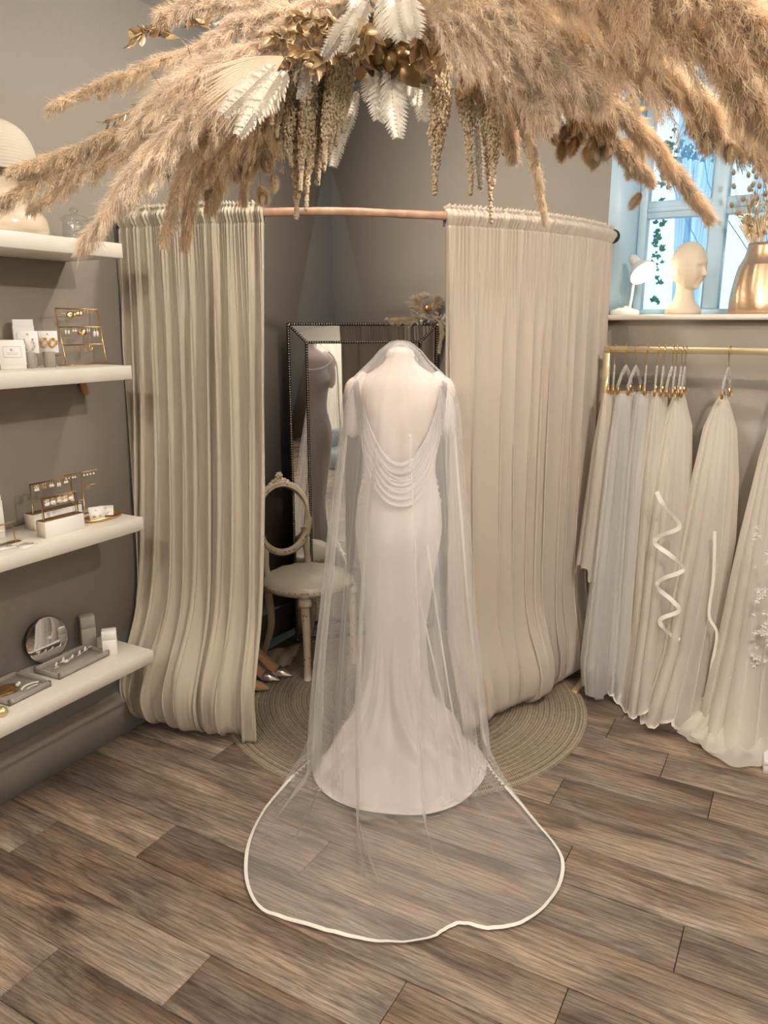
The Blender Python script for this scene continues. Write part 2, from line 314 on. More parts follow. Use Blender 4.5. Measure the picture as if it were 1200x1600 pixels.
# ================================================================ ROOM SHELL
XR, YB, H = 4.6, -6.2, 2.74
def struct(name, g, m, smooth=False): return g.build(name, m, smooth=smooth, kind='structure')
floor = G().box((XR / 2, YB / 2, -.04), (XR + .2, -YB + .2, .06)).build('floor', M['sub'], smooth=False, kind='structure')
PW = .178; rng = random.Random(4)
joints = {4: [.65, 1.962, 3.27], 5: [1.0, 2.145, 3.45], 6: [.35, 1.66, 2.97], 7: [.85, 2.5, 3.8], 8: [.45, 1.79, 3.1], 9: [.84, 2.15, 3.46], 10: [1.108, 2.45, 3.75],
          11: [.62, 1.93, 3.24], 12: [.26, 1.57, 2.88], 13: [1.086, 2.4, 3.7], 14: [.72, 2.03, 3.34]}
pm = {}
for r in range(35):
    js = joints.get(r) or [x for x in (rng.uniform(.2, 1.3) + k * 1.31 for k in range(4))]
    if r not in joints: j0 = rng.uniform(.2, 1.3); js = [j0 + k * 1.31 for k in range(4)]
    xs = [0] + [j for j in js if j < XR - .1] + [XR]
    for a, b in zip(xs[:-1], xs[1:]):
        L_ = round(b - a, 3)
        if L_ not in pm: pm[L_] = G().box((0, 0, 0), (L_ - .0022, PW - .0022, .011), b=.0012).mesh('plank', M['plank'], smooth=False)
        o = bpy.data.objects.new('plank', pm[L_]); o.parent = floor; o.location = ((a + b) / 2, -(r + .5) * PW, -.0055); C.objects.link(o)
# walls (the right-hand wall has the window opening)
WX0, WX1, WZ0, WZ1 = 1.424, 3.3, 1.645, 2.62
struct('wall_left', G().box((-.06, YB / 2, H / 2), (.12, -YB + .3, H)), M['wall'])
g = G(); g.box((WX0 / 2, .06, H / 2), (WX0, .12, H)); g.box(((WX1 + XR) / 2, .06, H / 2), (XR - WX1, .12, H))
g.box(((WX0 + WX1) / 2, .06, WZ0 / 2 - .012), (WX1 - WX0, .12, WZ0 - .024)); g.box(((WX0 + WX1) / 2, .06, (WZ1 + H) / 2), (WX1 - WX0, .12, H - WZ1))
struct('wall_right', g, M['wall'])
struct('wall_far', G().box((XR + .06, YB / 2, H / 2), (.12, -YB + .3, H)), M['wall'])
struct('wall_back', G().box((XR / 2, YB - .06, H / 2), (XR + .3, .12, H)), M['wall'])
struct('ceiling', G().box((XR / 2, YB / 2, H + .05), (XR + .3, -YB + .3, .1)), M['ceil'])
# baseboards: stepped profile
prof = [(0, 0), (.020, 0), (.020, .115), (.017, .125), (.024, .132), (.024, .142), (.014, .150), (.012, .168), (.006, .178), (0, .180)]
def skirting(name, p0, p1, nrmv):
    g = G(); A = np.array([[np.array(p) + np.array(nrmv) * q[0] + UP * q[1] for q in prof] for p in (p0, p1)]); g.grid(A)
    g.f.append((np.arange(len(prof))[None], 0)); g.f.append((np.arange(len(prof))[None, ::-1] + len(prof), 0)); return struct(name, g, M['trim'])
skirting('baseboard_left', (0, YB, 0), (0, 0, 0), (1, 0, 0)); skirting('baseboard_right', (0.0, 0, 0), (XR, 0, 0), (0, -1, 0))
# window recess, splayed reveals
g = G(); d = .30; bx0, bx1 = WX0 + .075, WX1 - .075
def slab(pts, off):
    P = np.array(pts, float); Q = P + np.array(off, float); g.add(np.vstack([P, Q]), [[0, 1, 2, 3], [7, 6, 5, 4], [0, 4, 5, 1], [1, 5, 6, 2], [2, 6, 7, 3], [3, 7, 4, 0]])
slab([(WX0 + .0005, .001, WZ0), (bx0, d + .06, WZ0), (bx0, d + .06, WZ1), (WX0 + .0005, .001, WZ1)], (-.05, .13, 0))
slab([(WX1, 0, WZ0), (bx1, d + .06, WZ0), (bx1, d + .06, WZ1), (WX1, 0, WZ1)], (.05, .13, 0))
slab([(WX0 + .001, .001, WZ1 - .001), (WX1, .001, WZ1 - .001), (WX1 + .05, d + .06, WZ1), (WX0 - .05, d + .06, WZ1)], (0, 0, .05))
struct('trim_1', g, M['frame_daylit'])
sill = G().box(((WX0 + WX1) / 2, (d - .02) / 2, WZ0 - .012), (WX1 - WX0 + .06 - .02, d + .06 + .02, .024), b=.006)
tag(sill.build('trim_2', M['white'], kind='structure'))
win = thing('window_1', None, None, ((WX0 + WX1) / 2, d, WZ0), kind='structure')
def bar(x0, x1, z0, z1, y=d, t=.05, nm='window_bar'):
    return G().box(((x0 + x1) / 2, y + t / 2, (z0 + z1) / 2), (x1 - x0, t, z1 - z0), b=.005).build(nm, M['frame_daylit'], win, smooth=False)
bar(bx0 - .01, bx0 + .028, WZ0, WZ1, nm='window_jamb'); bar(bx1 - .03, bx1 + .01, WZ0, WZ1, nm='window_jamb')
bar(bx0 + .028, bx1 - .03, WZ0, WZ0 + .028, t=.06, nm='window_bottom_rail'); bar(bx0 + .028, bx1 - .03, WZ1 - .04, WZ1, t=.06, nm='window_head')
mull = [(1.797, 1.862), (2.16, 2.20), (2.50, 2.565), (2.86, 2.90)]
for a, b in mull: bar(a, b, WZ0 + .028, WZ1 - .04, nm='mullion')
edges = [bx0 + .028] + [q for m_ in mull for q in m_] + [bx1 - .03]
for a, b in zip(edges[::2], edges[1::2]):
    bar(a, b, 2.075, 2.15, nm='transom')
    G().box(((a + b) / 2, d + .008, 2.112), (b - a, .028, .022), b=.004).build('transom_bead', M['frame_daylit'], win, smooth=False)
    for z0, z1 in ((WZ0 + .028, 2.075), (2.15, WZ1 - .04)):
        G().box(((a + b) / 2, d + .03, (z0 + z1) / 2), (b - a, .004, z1 - z0)).build('pane', M['glass'], win, smooth=False)
        G().box((a + .004, d + .022, (z0 + z1) / 2), (.008, .012, z1 - z0)).box((b - .004, d + .022, (z0 + z1) / 2), (.008, .012, z1 - z0)).build('glazing_bead', M['frame_daylit'], win, smooth=False)
# outside: sheer drapes and ivy
def drape_sheet(x0, x1, z0, z1, y, k, amp, seed, slant=0):
    u = np.linspace(0, 1, 160); v = np.linspace(0, 1, 24); U, V = np.meshgrid(u, v, indexing='ij')
    X_ = x0 + (x1 - x0) * U + slant * V + .02 * ns(U * k * 2 + V * 1.2, seed + 1) * V; Y_ = y + amp * np.sin(U * k * 6.28 + 2 * ns(U * 9, seed)) * (.6 + .4 * V)
    return G().grid(np.stack([X_, Y_, z1 + (z0 - z1) * V], -1))
for i, (a, b, sl) in enumerate(((1.60, 1.68, .04), (1.70, 1.80, -.05), (1.93, 2.02, .03), (2.3, 2.5, .02))):
    drape_sheet(a, b, 1.55, 2.6, .47, 2.5, .02, i, sl).build('outdoor_sheer', M['sheer'], org=(a, .47, 1.55), label=['pale blue sheer drape outside the window just right of the desk lamp', 'pale blue sheer drape outside the window above the mannequin head', 'narrow pale blue sheer drape outside the window left of the copper vase', 'pale blue sheer drape outside the window behind the copper vase flowers'][i], cat='drape')
ivy = thing('ivy', 'trailing ivy and leaves outside the window panes', 'ivy', (1.56, .52, 1.6))
r_ = np.random.RandomState(5); g = G()
lf = np.array([(0, 0), (.35, .12), (.5, .45), (.22, .5), (0, 1.0), (-.22, .5), (-.5, .45), (-.35, .12)])
for k in range(210):
    if k < 70: p = np.array([1.535 + abs(r_.normal(0, .018)), .45 + r_.uniform(0, .1), r_.uniform(1.66, 2.45)])
    elif k < 150: p = np.array([r_.uniform(1.52, 1.80), .5 + r_.uniform(0, .1), 2.36 + abs(r_.normal(0, .06))])
    else: p = np.array([r_.uniform(1.87, 2.4), .5 + r_.uniform(0, .1), 2.27 + abs(r_.normal(0, .1))])
    s_ = r_.uniform(.018, .04); a = r_.uniform(0, 6.28); R = basis((r_.normal(0, .5), -1, r_.normal(0, .5)))
    V = np.stack([lf[:, 0] * math.cos(a) - lf[:, 1] * math.sin(a), lf[:, 0] * math.sin(a) + lf[:, 1] * math.cos(a), .1 * np.abs(lf[:, 0])], -1) * s_
    g.add(V @ R.T + p, [[0, 1, 2, 3], [0, 3, 4, 5], [0, 5, 6, 7]])
g.build('ivy_leaves', M['ivy'], ivy, kind='stuff')
g = G()
for k in range(14):
    x = r_.uniform(1.55, 2.5); g.tube(smooth_curve([(x, .55, 2.7), (x + r_.uniform(-.1, .1), .56, 2.3), (x + r_.uniform(-.2, .2), .55, 1.9)], 10), .0018, 5)
g.build('twigs', M['ivy'], ivy)
# ================================================================ SHELVES
SH = [1.858, 1.469, .943, .438]; TH = .046
names = ['white floating shelf carrying the ceramic lamp and glass jar, topmost of four', 'white floating shelf under the brown wall peg frame with boxed earrings, second from top',
         'white floating shelf with brass earring frames on white boxes, third from top', 'lowest white floating shelf with round mirror and grey trays']
names[1] = 'white floating shelf with gold grid earring rack and grey card stands, second from top'
for z, nmz in zip(SH, names):
    G().box((.1375, -1.68 - .75, z - TH / 2), (.275, 1.5, TH), b=.0015).build('floating_shelf', M['white'], org=(0, -2.43, z - TH), smooth=False, label=nmz, cat='shelf', group='white floating shelves on the left wall')
# peg under shelf 2
pg = thing('wall_peg', 'small brown leather-wrapped peg on the wall below the second shelf', 'peg', (0, -1.665, 1.39))
G().box((.018, -1.668, 1.384), (.014, .022, .052), R=np.array(Matrix.Rotation(.25, 3, 'X')), b=.003).build('peg', M['tan'], pg); G().lathe([(.0, -.004), (.014, -.004), (.014, .004), (0, .004)], 16, (.004, -1.665, 1.40), basis((1, 0, 0))).build('peg_plate', M['black'], pg)
# ---- table lamp (ceramic base + ribbed shade)
lp = thing('table_lamp', 'large beige ceramic table lamp with ribbed linen dome shade at left end of top shelf', 'lamp', (.14, -2.02, SH[0]))
c = (.14, -2.02, SH[0])
G().lathe([(0, 0), (.130, 0), (.138, .012), (.135, .045), (.105, .085), (.075, .115), (.064, .16), (.060, .20), (.05, .215), (.014, .22), (.014, .25)], 48, c).build('lamp_base', M['ceramic'], lp)
def rib(z, a): return .006 * np.sin(z * 700)
shp = [(.012, .318), (.04, .315), (.075, .300), (.100, .275), (.116, .24), (.122, .20), (.122, .17)]
G().lathe(smooth_curve(np.array([(a, b, 0) for a, b in shp]), 90)[:, :2], 64, c, flute=rib, cap=False).build('lamp_shade', M['linen'], lp)
# ---- glass jar
jr = thing('glass_jar', 'clear lidded glass jar on the top shelf beside the ceramic lamp', 'jar', (.15, -1.755, SH[0])); c = (.15, -1.755, SH[0])
G().lathe([(0, .003), (.036, .003), (.039, .012), (.039, .05), (.036, .062), (.040, .068)], 32, c, cap=False).build('jar_body', M['jar'], jr)
G().lathe([(.042, .068), (.043, .074), (.03, .084), (.010, .088), (.009, .094), (.015, .100), (.010, .108), (0, .109)], 32, c, cap=False).build('jar_lid', M['jar'], jr)
# ---- logo print helper: tiny "k." mark and lines
def letters(g, o, ux, uz, s, mi=0):
    """a small k. monogram drawn in strokes on plane (ux,uz) at o"""
    def st(a, b, w):
        a = np.array(a) * s; b = np.array(b) * s; dd = b - a; n_ = np.array([-dd[1], dd[0]]); n_ = n_ / np.linalg.norm(n_) * w * s / 2
        P = [a + n_, a - n_, b - n_, b + n_]; nn = np.cross(ux, uz)
        g.add([o + ux * p[0] + uz * p[1] + nn * .0008 for p in P], [[0, 1, 2, 3]], mi)
    st((-.45, -.5), (-.45, .5), .18); st((-.4, -.05), (.05, .3), .16); st((-.3, .02), (.08, -.5), .16); st((.25, -.45), (.42, -.45), .18); st((.30, .28), (.45, .42), .14)
def box_thing(name, label, cat, c, dims, rz, m, print_=None, group=None):
    t = thing(name, label, cat, c, rz, group); R = rotz(rz)
    cc = np.array(c) + np.array([0, 0, dims[2] / 2])
    G().box(cc, (dims[0], dims[1], dims[2] * .72), R=R, b=.0012).box(cc, (dims[0] - .0025, dims[1] - .0025, dims[2] - .0004), R=R, b=.001).build('box_body', m, t, smooth=False)
    return t
def label_plate(t, c, R, w_, h_, front, z, s=.008):
    """paper label with a thin border and monogram on the face pointing along local `front`"""
    ux = R @ np.array([0, 1., 0]); nn = R @ np.array([1., 0, 0]); o = np.array(c) + nn * front + UP * z; uz = UP
    g = G()
    for a, b in (((-1, -1), (1, -1)), ((1, -1), (1, 1)), ((1, 1), (-1, 1)), ((-1, 1), (-1, -1))):
        p = o + ux * a[0] * w_ / 2 + uz * a[1] * h_ / 2 + nn * .001; q = o + ux * b[0] * w_ / 2 + uz * b[1] * h_ / 2 + nn * .001
        g.tube([p, q], .0003, 4)
    letters(g, o + uz * h_ * .2 + nn * .0005, ux, uz, s)
    for k in range(2):
        g.tube([o - ux * w_ * .3 - uz * (h_ * (.08 + .14 * k)) + nn * .001, o + ux * w_ * .3 - uz * (h_ * (.08 + .14 * k)) + nn * .001], .00025, 4)
    g.build('printed_label', M['print'], t)
# shelf 2 ------------------------------------------------
z = SH[1]; RZ = -.55
t = box_thing('gift_box', 'short white gift box with bordered label at left end of second shelf', 'box', (.12, -2.01, z), (.03, .075, .088), RZ, M['card']); label_plate(t, (.12, -2.01, z), rotz(RZ), .05, .032, .0155, .052)
t = box_thing('gift_box', 'tall white gift box with bordered label behind the grey card stands', 'box', (.055, -1.915, z), (.04, .062, .150), RZ, M['card']); label_plate(t, (.055, -1.915, z), rotz(RZ), .045, .026, .0205, .095)
for i, (px, lab) in enumerate(((39, 'grey cylinder card stand second from the gold rack, holding the crystal earring card'), (66, 'grey cylinder card stand beside the gold grid rack, holding the gold knot earring card'))):
    c = atZ(px, 576, z); c = np.array([.125, -1.955 + .072 * i, z])
    t = thing('card_stand', lab, 'display stand', c, 0, 'grey cylinder card stands')
    G().lathe([(0, 0), (.0175, 0), (.0185, .001), (.0185, .048), (.0175, .049), (0, .049)], 32, c).build('stand_body', M['grey2'], t)
    c2 = c + np.array([0.005, 0, .044]); R = rotz(RZ - .1)
    t = thing('earring_card', ['white earring card with crystal drop earrings on a grey stand', 'white earring card with chunky gold knot earrings on a grey stand'][i], 'card', c2, RZ - .1)
    G().box(c2 + [0, 0, .036], (.0012, .056, .068), R=R, b=.0003).build('card', M['card'], t, smooth=False)
    g = G(); letters(g, c2 + R @ np.array([.001, 0, .060]), R @ np.array([0, 1., 0]), UP, .007); g.build('monogram', M['print'], t)
    for s_ in (-1, 1):
        o = c2 + R @ np.array([.004, s_ * .012, .045])
        if i == 0:
            g = G().ball(o, .0028, 8)
            for k in range(5): g.ball(o + R @ np.array([.002, s_ * .004 * math.sin(k), -.008 - .006 * k]), (.0035, .0035, .0045), 6, mi=1)
            g.build('crystal_earring', [M['gold'], M['glassy']], t)
        else:
            a = np.linspace(0, 6.28, 26); P = np.stack([.003 * np.sin(3 * a), .011 * np.cos(a) * (1 + .25 * np.cos(3 * a)), .012 * np.sin(a) * (1 + .2 * np.sin(2 * a))], -1) @ R.T + o + [0, 0, -.012]
            G().tube(P, .0034, 8).build('gold_knot_earring', M['gold'], t)
# gold grid rack on shelf 2
ORD = ['first', 'second', 'third', 'fourth', 'fifth', 'sixth', 'seventh', 'eighth', 'ninth', 'tenth', 'eleventh', 'twelfth']
def earring(style, p, s=1.0):
    """hanging earring, origin at its hook"""
    g = G(); p = np.array(p, float); a = np.linspace(0, 3.4, 7)
    g.tube(p + np.stack([0 * a, .0016 * np.cos(a) , .0016 * np.sin(a) - .0012], -1) * s, .0004, 4)
    if style == 'disc': g.lathe([(0, -.0012), (.0075 * s, -.001), (.008 * s, 0), (.004 * s, .0015), (0, .001)], 16, p + [0, 0, -.012 * s], basis((1, -.4, .1)), mi=0)
    elif style == 'shell':
        for k in range(7): b = -.9 + .3 * k; g.tube([p + [.001, 0, -.004 * s], p + np.array([.002, math.sin(b) * .011, -.006 - math.cos(b) * .011]) * s], [.001, .0022 * s], 6, mi=0)
    elif style == 'pearl': g.ball(p + [0, 0, -.005 * s], .0022 * s, 8).ball(p + [0, 0, -.0125 * s], .0052 * s, 10, mi=1)
    elif style == 'drop': g.ball(p + [0, 0, -.004 * s], .0018 * s, 6).ball(p + [0, 0, -.014 * s], (.0038 * s, .0038 * s, .0075 * s), 10, mi=1)
    elif style == 'cluster':
        for k in range(6): g.ball(p + np.array([.001, .0035 * math.cos(k * 1.05), -.007 + .0035 * math.sin(k * 1.05)]) * s, .0021 * s, 6, mi=k % 2)
        g.ball(p + [0, 0, -.0165 * s], .0048 * s, 10, mi=1)
    elif style == 'star':
        for k in range(5): b = 1.57 + k * 1.2566; g.tube([p + [0, 0, -.010 * s], p + np.array([0, math.cos(b) * .007, -.010 + math.sin(b) * .007]) * s], [.0013 * s, .0004], 5)
    elif style == 'leaf':
        for k in range(3): g.ball(p + np.array([0, .002 * (-1) ** k, -.004 - .0055 * k]) * s, (.0012 * s, .003 * s, .004 * s), 7)
    elif style == 'ring':
        a = np.linspace(0, 6.28, 16); g.tube(p + np.stack([0 * a, .005 * np.cos(a), .006 * np.sin(a) - .008], -1) * s, .0011 * s, 5)
    return g
EM = {}
def put_earring(style, p, label, group, s=1.0, mats=None, rz=0):
    key = (style, s, (mats[0].name, mats[1].name) if mats else 0)
    if key not in EM: EM[key] = earring(style, (0, 0, 0), s).mesh('earring', mats or [M['gold'], M['pearl']])
    o = bpy.data.objects.new('earring', EM[key]); o.location = p; o.rotation_euler.z = rz; C.objects.link(o); tag(o, label, 'earring', group); return o
z = SH[1]
BL_, BR_ = np.array([.10, -1.80, z + .004]), np.array([.07, -1.605, z + .004])
ez = nrm(BR_ - BL_); ex = np.cross(ez, UP)
hgt = .184; lean = np.array([-.02, 0, 0])
rk = thing('earring_rack', 'gold grid earring rack with three bars standing at right end of second shelf', 'rack', (BL_ + BR_) / 2 - [0, 0, .004])
G().box((BL_ + BR_) / 2 - [0, 0, .002], (.045, .225, .003), R=rotz(math.atan2(-ez[0], ez[1])), b=.001).build('base_plate', M['gold'], rk, smooth=False)
for P0, o_ in ((BL_, -.008), (BR_, -.004)): G().tube([P0, P0 + lean + UP * hgt + ez * o_], .0022, 8).build('post', M['gold'], rk)
bars = []
for k, fr in enumerate((.985, .66, .34)):
    a = BL_ + (lean + UP * hgt + ez * -.008) * fr; b = BR_ + (lean + UP * hgt + ez * -.004) * fr; bars.append((a, b)); G().tube([a, b], .0022, 8).build('bar', M['gold'], rk)
for k, lst in enumerate(([('star', .14, .9, .012), ('star', .20, .9, .012), ('disc', .31, 1.5, .012), ('shell', .37, 1.4, .008), ('disc', .50, 1.05, .018), ('disc', .57, 1.05, .018), ('leaf', .66, .8, .012), ('leaf', .74, .8, .012), ('ring', .83, .8, 0), ('ring', .90, .8, 0)],
                         [('drop', .13, 1.0, .010), ('drop', .20, 1.0, .010), ('pearl', .31, .8, .006), ('pearl', .37, .8, .006), ('shell', .48, 1.5, .004), ('disc', .56, 1.2, .006), ('drop', .65, .7, 0), ('drop', .70, .7, 0), ('drop', .82, 1.5, 0), ('drop', .89, 1.5, 0)],
                         [('star', .38, 1.3, 0), ('star', .52, 1.3, 0), ('ring', .64, 1.2, 0), ('star', .70, 1.2, .008)])):
    a, b = bars[k]
    for n_e, (st, f_, s_, dz) in enumerate(lst):
        mt = [M['gold'], M['pearl']]
        put_earring(st, a + (b - a) * f_ + ex * .0028 + [0, 0, -.002], f'{ {"star": "star", "disc": "disc", "shell": "shell", "leaf": "leaf", "ring": "hoop", "drop": "white drop", "pearl": "pearl"}[st]} earring, {ORD[n_e]} from the left on the {["top", "middle", "lowest"][k]} bar of the gold grid rack', f'{st} earrings on the {["top", "middle", "lowest"][k]} grid rack bar', s_, mt)
# shelf 3 ------------------------------------------------
z = SH[2]
def frame_on_box(pA, pB, hbox, hf, depth, lab_box, lab_frame, styles, gname, boxed=True):
    pA = np.array([*pA, z]); pB = np.array([*pB, z]); e = nrm(pB - pA); n_ = np.cross(e, UP); mid = (pA + pB) / 2; L_ = np.linalg.norm(pB - pA); rz_ = math.atan2(-e[0], e[1]); top = z
    if boxed:
        t = thing('display_box', lab_box, 'box', mid, rz_); R = rotz(rz_)
        G().box(mid + UP * hbox / 2, (depth, L_, hbox), R=R, b=.001).build('box_body', M['card'], t, smooth=False)
        G().box(mid + UP * hbox / 2 - e * (L_ / 2 + .0006), (depth - .004, .0012, hbox - .004), R=R).build('wood_end_panel', M['cloth'], t, smooth=False, label='pale tan end panel')
        top = z + hbox
    t = thing('earring_holder', lab_frame, 'rack', (mid[0], mid[1], top), rz_); R = rotz(rz_); m0 = np.array([mid[0], mid[1], top])
    G().box(m0 + UP * .0015, (depth * .8, L_ * (1.0), .003), R=R, b=.0008).build('base_plate', M['brass'], t, smooth=False)
    a0 = m0 - e * L_ * .42 + UP * .003; b0 = m0 + e * L_ * .42 + UP * .003
    G().tube([a0, a0 + UP * hf], .0024, 6).build('post', M['brass'], t); G().tube([b0, b0 + UP * hf], .0024, 6).build('post', M['brass'], t); G().tube([a0 + UP * hf - e * .002, b0 + UP * hf + e * .002], .0024, 6).build('bar', M['brass'], t)
    for i, (st, s_) in enumerate(styles):
        for q in (-.018, .018):
            f_ = (i + .75) / (len(styles) + .5) + q * 1.4
            put_earring(st, a0 + UP * (hf - .003) + (b0 - a0) * f_ + n_ * .003, f'{ {"cluster": "pearl cluster", "pearl": "round pearl", "leaf": "gold leaf", "drop": "white teardrop"}[st]} earring, {"left" if q < 0 else "right"} of the {ORD[i]} pair on the {gname}', f'{st} earrings on the {gname}', s_)
frame_on_box((.085, -1.99), (.085, -1.80), .052, .095, .05, 'white display box at the back of the third shelf under the tall brass frame', 'tall brass earring frame at the back on a white box', [('cluster', 1.1), ('leaf', 1.1), ('pearl', 1.1), ('drop', 1.1), ('pearl', .95)], 'tall back brass frame')
frame_on_box((.135, -1.985), (.135, -1.825), .004, .102, .02, '', 'middle brass earring frame standing behind the front white box', [('pearl', 1.0), ('drop', 1.1), ('cluster', 1.0), ('leaf', 1.0), ('cluster', 1.1)], 'middle brass frame', boxed=False)
frame_on_box((.2, -2.035), (.2, -1.885), .052, .070, .045, 'white display box with tan end panel at the front of the third shelf', 'low brass earring frame on the front white box', [('cluster', 1.15), ('pearl', 1.3), ('cluster', 1.0), ('cluster', 1.15), ('pearl', 1.2)], 'low front brass frame')
frame_on_box((.165, -2.26), (.165, -2.09), .004, .060, .03, '', 'small brass earring frame at left end of the third shelf', [('ring', 1.2)] and [('drop', .9), ('cluster', .9)], 'small left frame', boxed=False)
t = box_thing('gift_box', 'tall white box at left end of the third shelf behind small brass frame', 'box', (.07, -2.15, z), (.05, .13, .14), 0, M['card'])
# T stand
c = np.array([.055, -1.745, z]); ts = thing('earring_stand', 'slim gold earring stand with staggered side arms near the oval tray', 'rack', c)
G().lathe([(0, 0), (.02, 0), (.02, .002), (.003, .003), (0, .003)], 20, c).build('base', M['gold'], ts); G().tube([c, c + UP * .155], .002, 8).build('post', M['gold'], ts)
arms = [(.150, -.075, .065), (.100, 0, .055), (.052, -.035, 0)]
for zz, y0, y1 in arms:
    G().tube([c + [0, y0, zz], c + [0, y1, zz]], .0017, 6).ball(c + [0, y0 if y0 else y1, zz], .0035, 8).ball(c + [0, y1 or y0, zz], .0035, 8).build('arm', M['gold'], ts)
for i, (zz, yy, st) in enumerate([(.150, -.066, 'pearl'), (.150, -.052, 'pearl'), (.150, -.038, 'pearl'), (.150, -.028, 'pearl'), (.150, -.014, 'ring'), (.150, .01, 'pearl'), (.150, .024, 'pearl'), (.150, .038, 'pearl'), (.150, .052, 'pearl'), (.100, .02, 'ring'), (.100, .03, 'ring'), (.052, -.02, 'cluster')]):
    put_earring(st, c + [.002, yy, zz - .002], f"tiny {'gold hoop' if st == 'ring' else 'pearl'} earring, {ORD[i]} along the {'upper' if zz > .12 else 'middle' if zz > .08 else 'lowest'} arm of the slim gold stand", st + ' earrings on the slim gold stand', .75)
# oval tray with cards
c = np.array([.17, -1.762, z]); tr = thing('oval_tray', 'shallow gold oval tray at right end of the third shelf', 'tray', c)
a = np.linspace(0, 6.28318, 48, endpoint=False); rr = np.array([(0.01, .002), (.7, .002), (.9, .005), (1.0, .012), (1.02, .0125), (.93, .001), (0.01, .0)])
A = np.array([[c + [.040 * q * math.cos(b), .076 * q * math.sin(b), h_] for b in a] for q, h_ in rr]); G().grid(A, cv=True).build('tray_dish', M['gold'], tr)
for i, (dx, dy, rz_) in enumerate(((.012, -.035, -.45), (-.012, .022, -.75))):
    c2 = c + [dx, dy, .0045]; R = rotz(rz_) @ np.array(Matrix.Rotation(-.45 - .5 * i, 3, 'Y')); t = thing('earring_card', ['white earring card with two gold studs at the left of the oval tray', 'white earring card with two pearl studs lying at the right of the oval tray'][i], 'card', c2, 0)
    cc = c2 + R @ np.array([0, 0, .024]); G().box(cc, (.001, .05, .046), R=R).build('card', M['card'], t, smooth=False)
    g = G(); letters(g, cc + R @ np.array([.001, 0, .010]), R @ np.array([0, 1., 0]), R @ UP, .006); g.build('monogram', M['print'], t)
    for s_ in (-1, 1): G().ball(cc + R @ np.array([.004, .010 * s_, -.012]), .004, 8).build('stud', M['gold'] if i == 0 else M['pearl'], t)
for i, (x_, y_, rz_) in enumerate(((.235, -2.12, .3), (.20, -2.17, -.2))):
    t = thing('earring_card', ['white card with gold hoops lying flat at the front left of the third shelf', 'white card lying flat beneath the small brass frame on the third shelf'][i], 'card', (x_, y_, z), rz_)
    G().box((x_, y_, z + .0012 + .001 * i), (.045, .06, .001), R=rotz(rz_)).build('card', M['card'], t, smooth=False)
    a = np.linspace(0, 6.28, 16); G().tube(np.stack([x_ + .007 * np.cos(a), y_ + .02 + .009 * np.sin(a), z + .0035 + 0 * a], -1), .0008, 5).build('hoop', M['gold'], t)
# shelf 4 ------------------------------------------------
z = SH[3]
rm = thing('round_mirror', 'round table mirror leaning on the wall on the lowest shelf', 'mirror', (.035, -1.935, z)); Rm = .082
nv = nrm(np.array([1, -.05, .10])); cc = np.array([.028, -1.935, z + Rm + .003]); R = basis(nv)
G().lathe([(0, -.004), (Rm - .001, -.004), (Rm + .001, -.002), (Rm + .001, .002), (Rm - .001, .003)], 72, cc, R).build('mirror_rim', M['beadframe'], rm)
G().lathe([(Rm - .001, .0032), (Rm - .008, .0045), (0, .0045)], 72, cc, R, cap=False).build('mirror_glass', M['mirror'], rm, smooth=False)
def tray(label, c, L_, W_, hh, rz_):
    t = thing('felt_tray', label, 'tray', c, rz_); R = rotz(rz_); c = np.array(c); g = G().box(c + [0, 0, .003], (W_, L_, .006), R=R, b=.001)
    for s_ in (-1, 1): g.box(c + R @ np.array([s_ * (W_ / 2 - .004), 0, hh / 2]), (.008, L_, hh), R=R, b=.001); g.box(c + R @ np.array([0, s_ * (L_ / 2 - .004), hh / 2]), (W_, .008, hh), R=R, b=.001)
    g.build('tray_body', M['grey2'], t, smooth=False); return t
tray('grey felt tray with white leaf hair vine, centre of the lowest shelf', (.115, -1.905, z), .225, .125, .02, .05)
tray('grey felt tray with brown agate slice at the left of the lowest shelf', (.115, -2.14, z), .16, .17, .02, .05)
vine = thing('hair_vine', 'white leaf and flower hair vine lying in the grey tray', 'hairpiece', (.11, -1.905, z + .007))
P = smooth_curve([(.125, -2.0, z + .012), (.105, -1.95, z + .02), (.11, -1.9, z + .018), (.10, -1.85, z + .02), (.085, -1.81, z + .02)], 30); G().tube(P, .0008, 5).build('wire', M['gold'], vine)
for k in range(11):
    p = P[2 + int(k * 2.5)]; s_ = (-1) ** k; dv = nrm(np.array([.6 * s_, .8, .5])); g = G(); g.ball(p + dv * .010, (.0042, .0012, .0105), 8, R=basis(dv)); g.build('leaf', M['pearl'], vine)
g = G(); p0 = np.array([.125, -1.94, z + .022])
for k in range(6): a = k * 1.047; dv = nrm(np.array([math.cos(a), math.sin(a), .5])); g.ball(p0 + dv * .007, (.006, .002, .007), 8, R=basis(dv))
g.ball(p0 + [0, 0, .004], .003, 8).build('flower', M['pearl'], vine)
t = thing('agate_coaster', 'polished brown agate slice lying in the left grey tray', 'stone', (.10, -2.17, z + .006)); g = G(); a = np.linspace(0, 6.283, 40, endpoint=False); rad = 1 + .08 * np.sin(2 * a + 1) + .05 * np.sin(5 * a)
A = np.array([[(.10 + .042 * k * r * math.cos(b), -2.165 + .055 * k * r * math.sin(b), z + hh) for b, r in zip(a, rad)] for k, hh in ((.01, .013), (.9, .013), (1, .0115), (1, .0072), (.9, .0063))]); g.grid(A, cv=True).build('slice', M['agate'], t)
t = thing('pearl_studs', 'pair of pearl studs on the brown agate slice', 'earrings', (.115, -2.118, z + .013))
for k in range(2): G().ball((.122 + .004 * k, -2.130 + .009 * (1 - k), z + .020 - .001 * k), .0062, 12).build('pearl', M['pearl'], t)
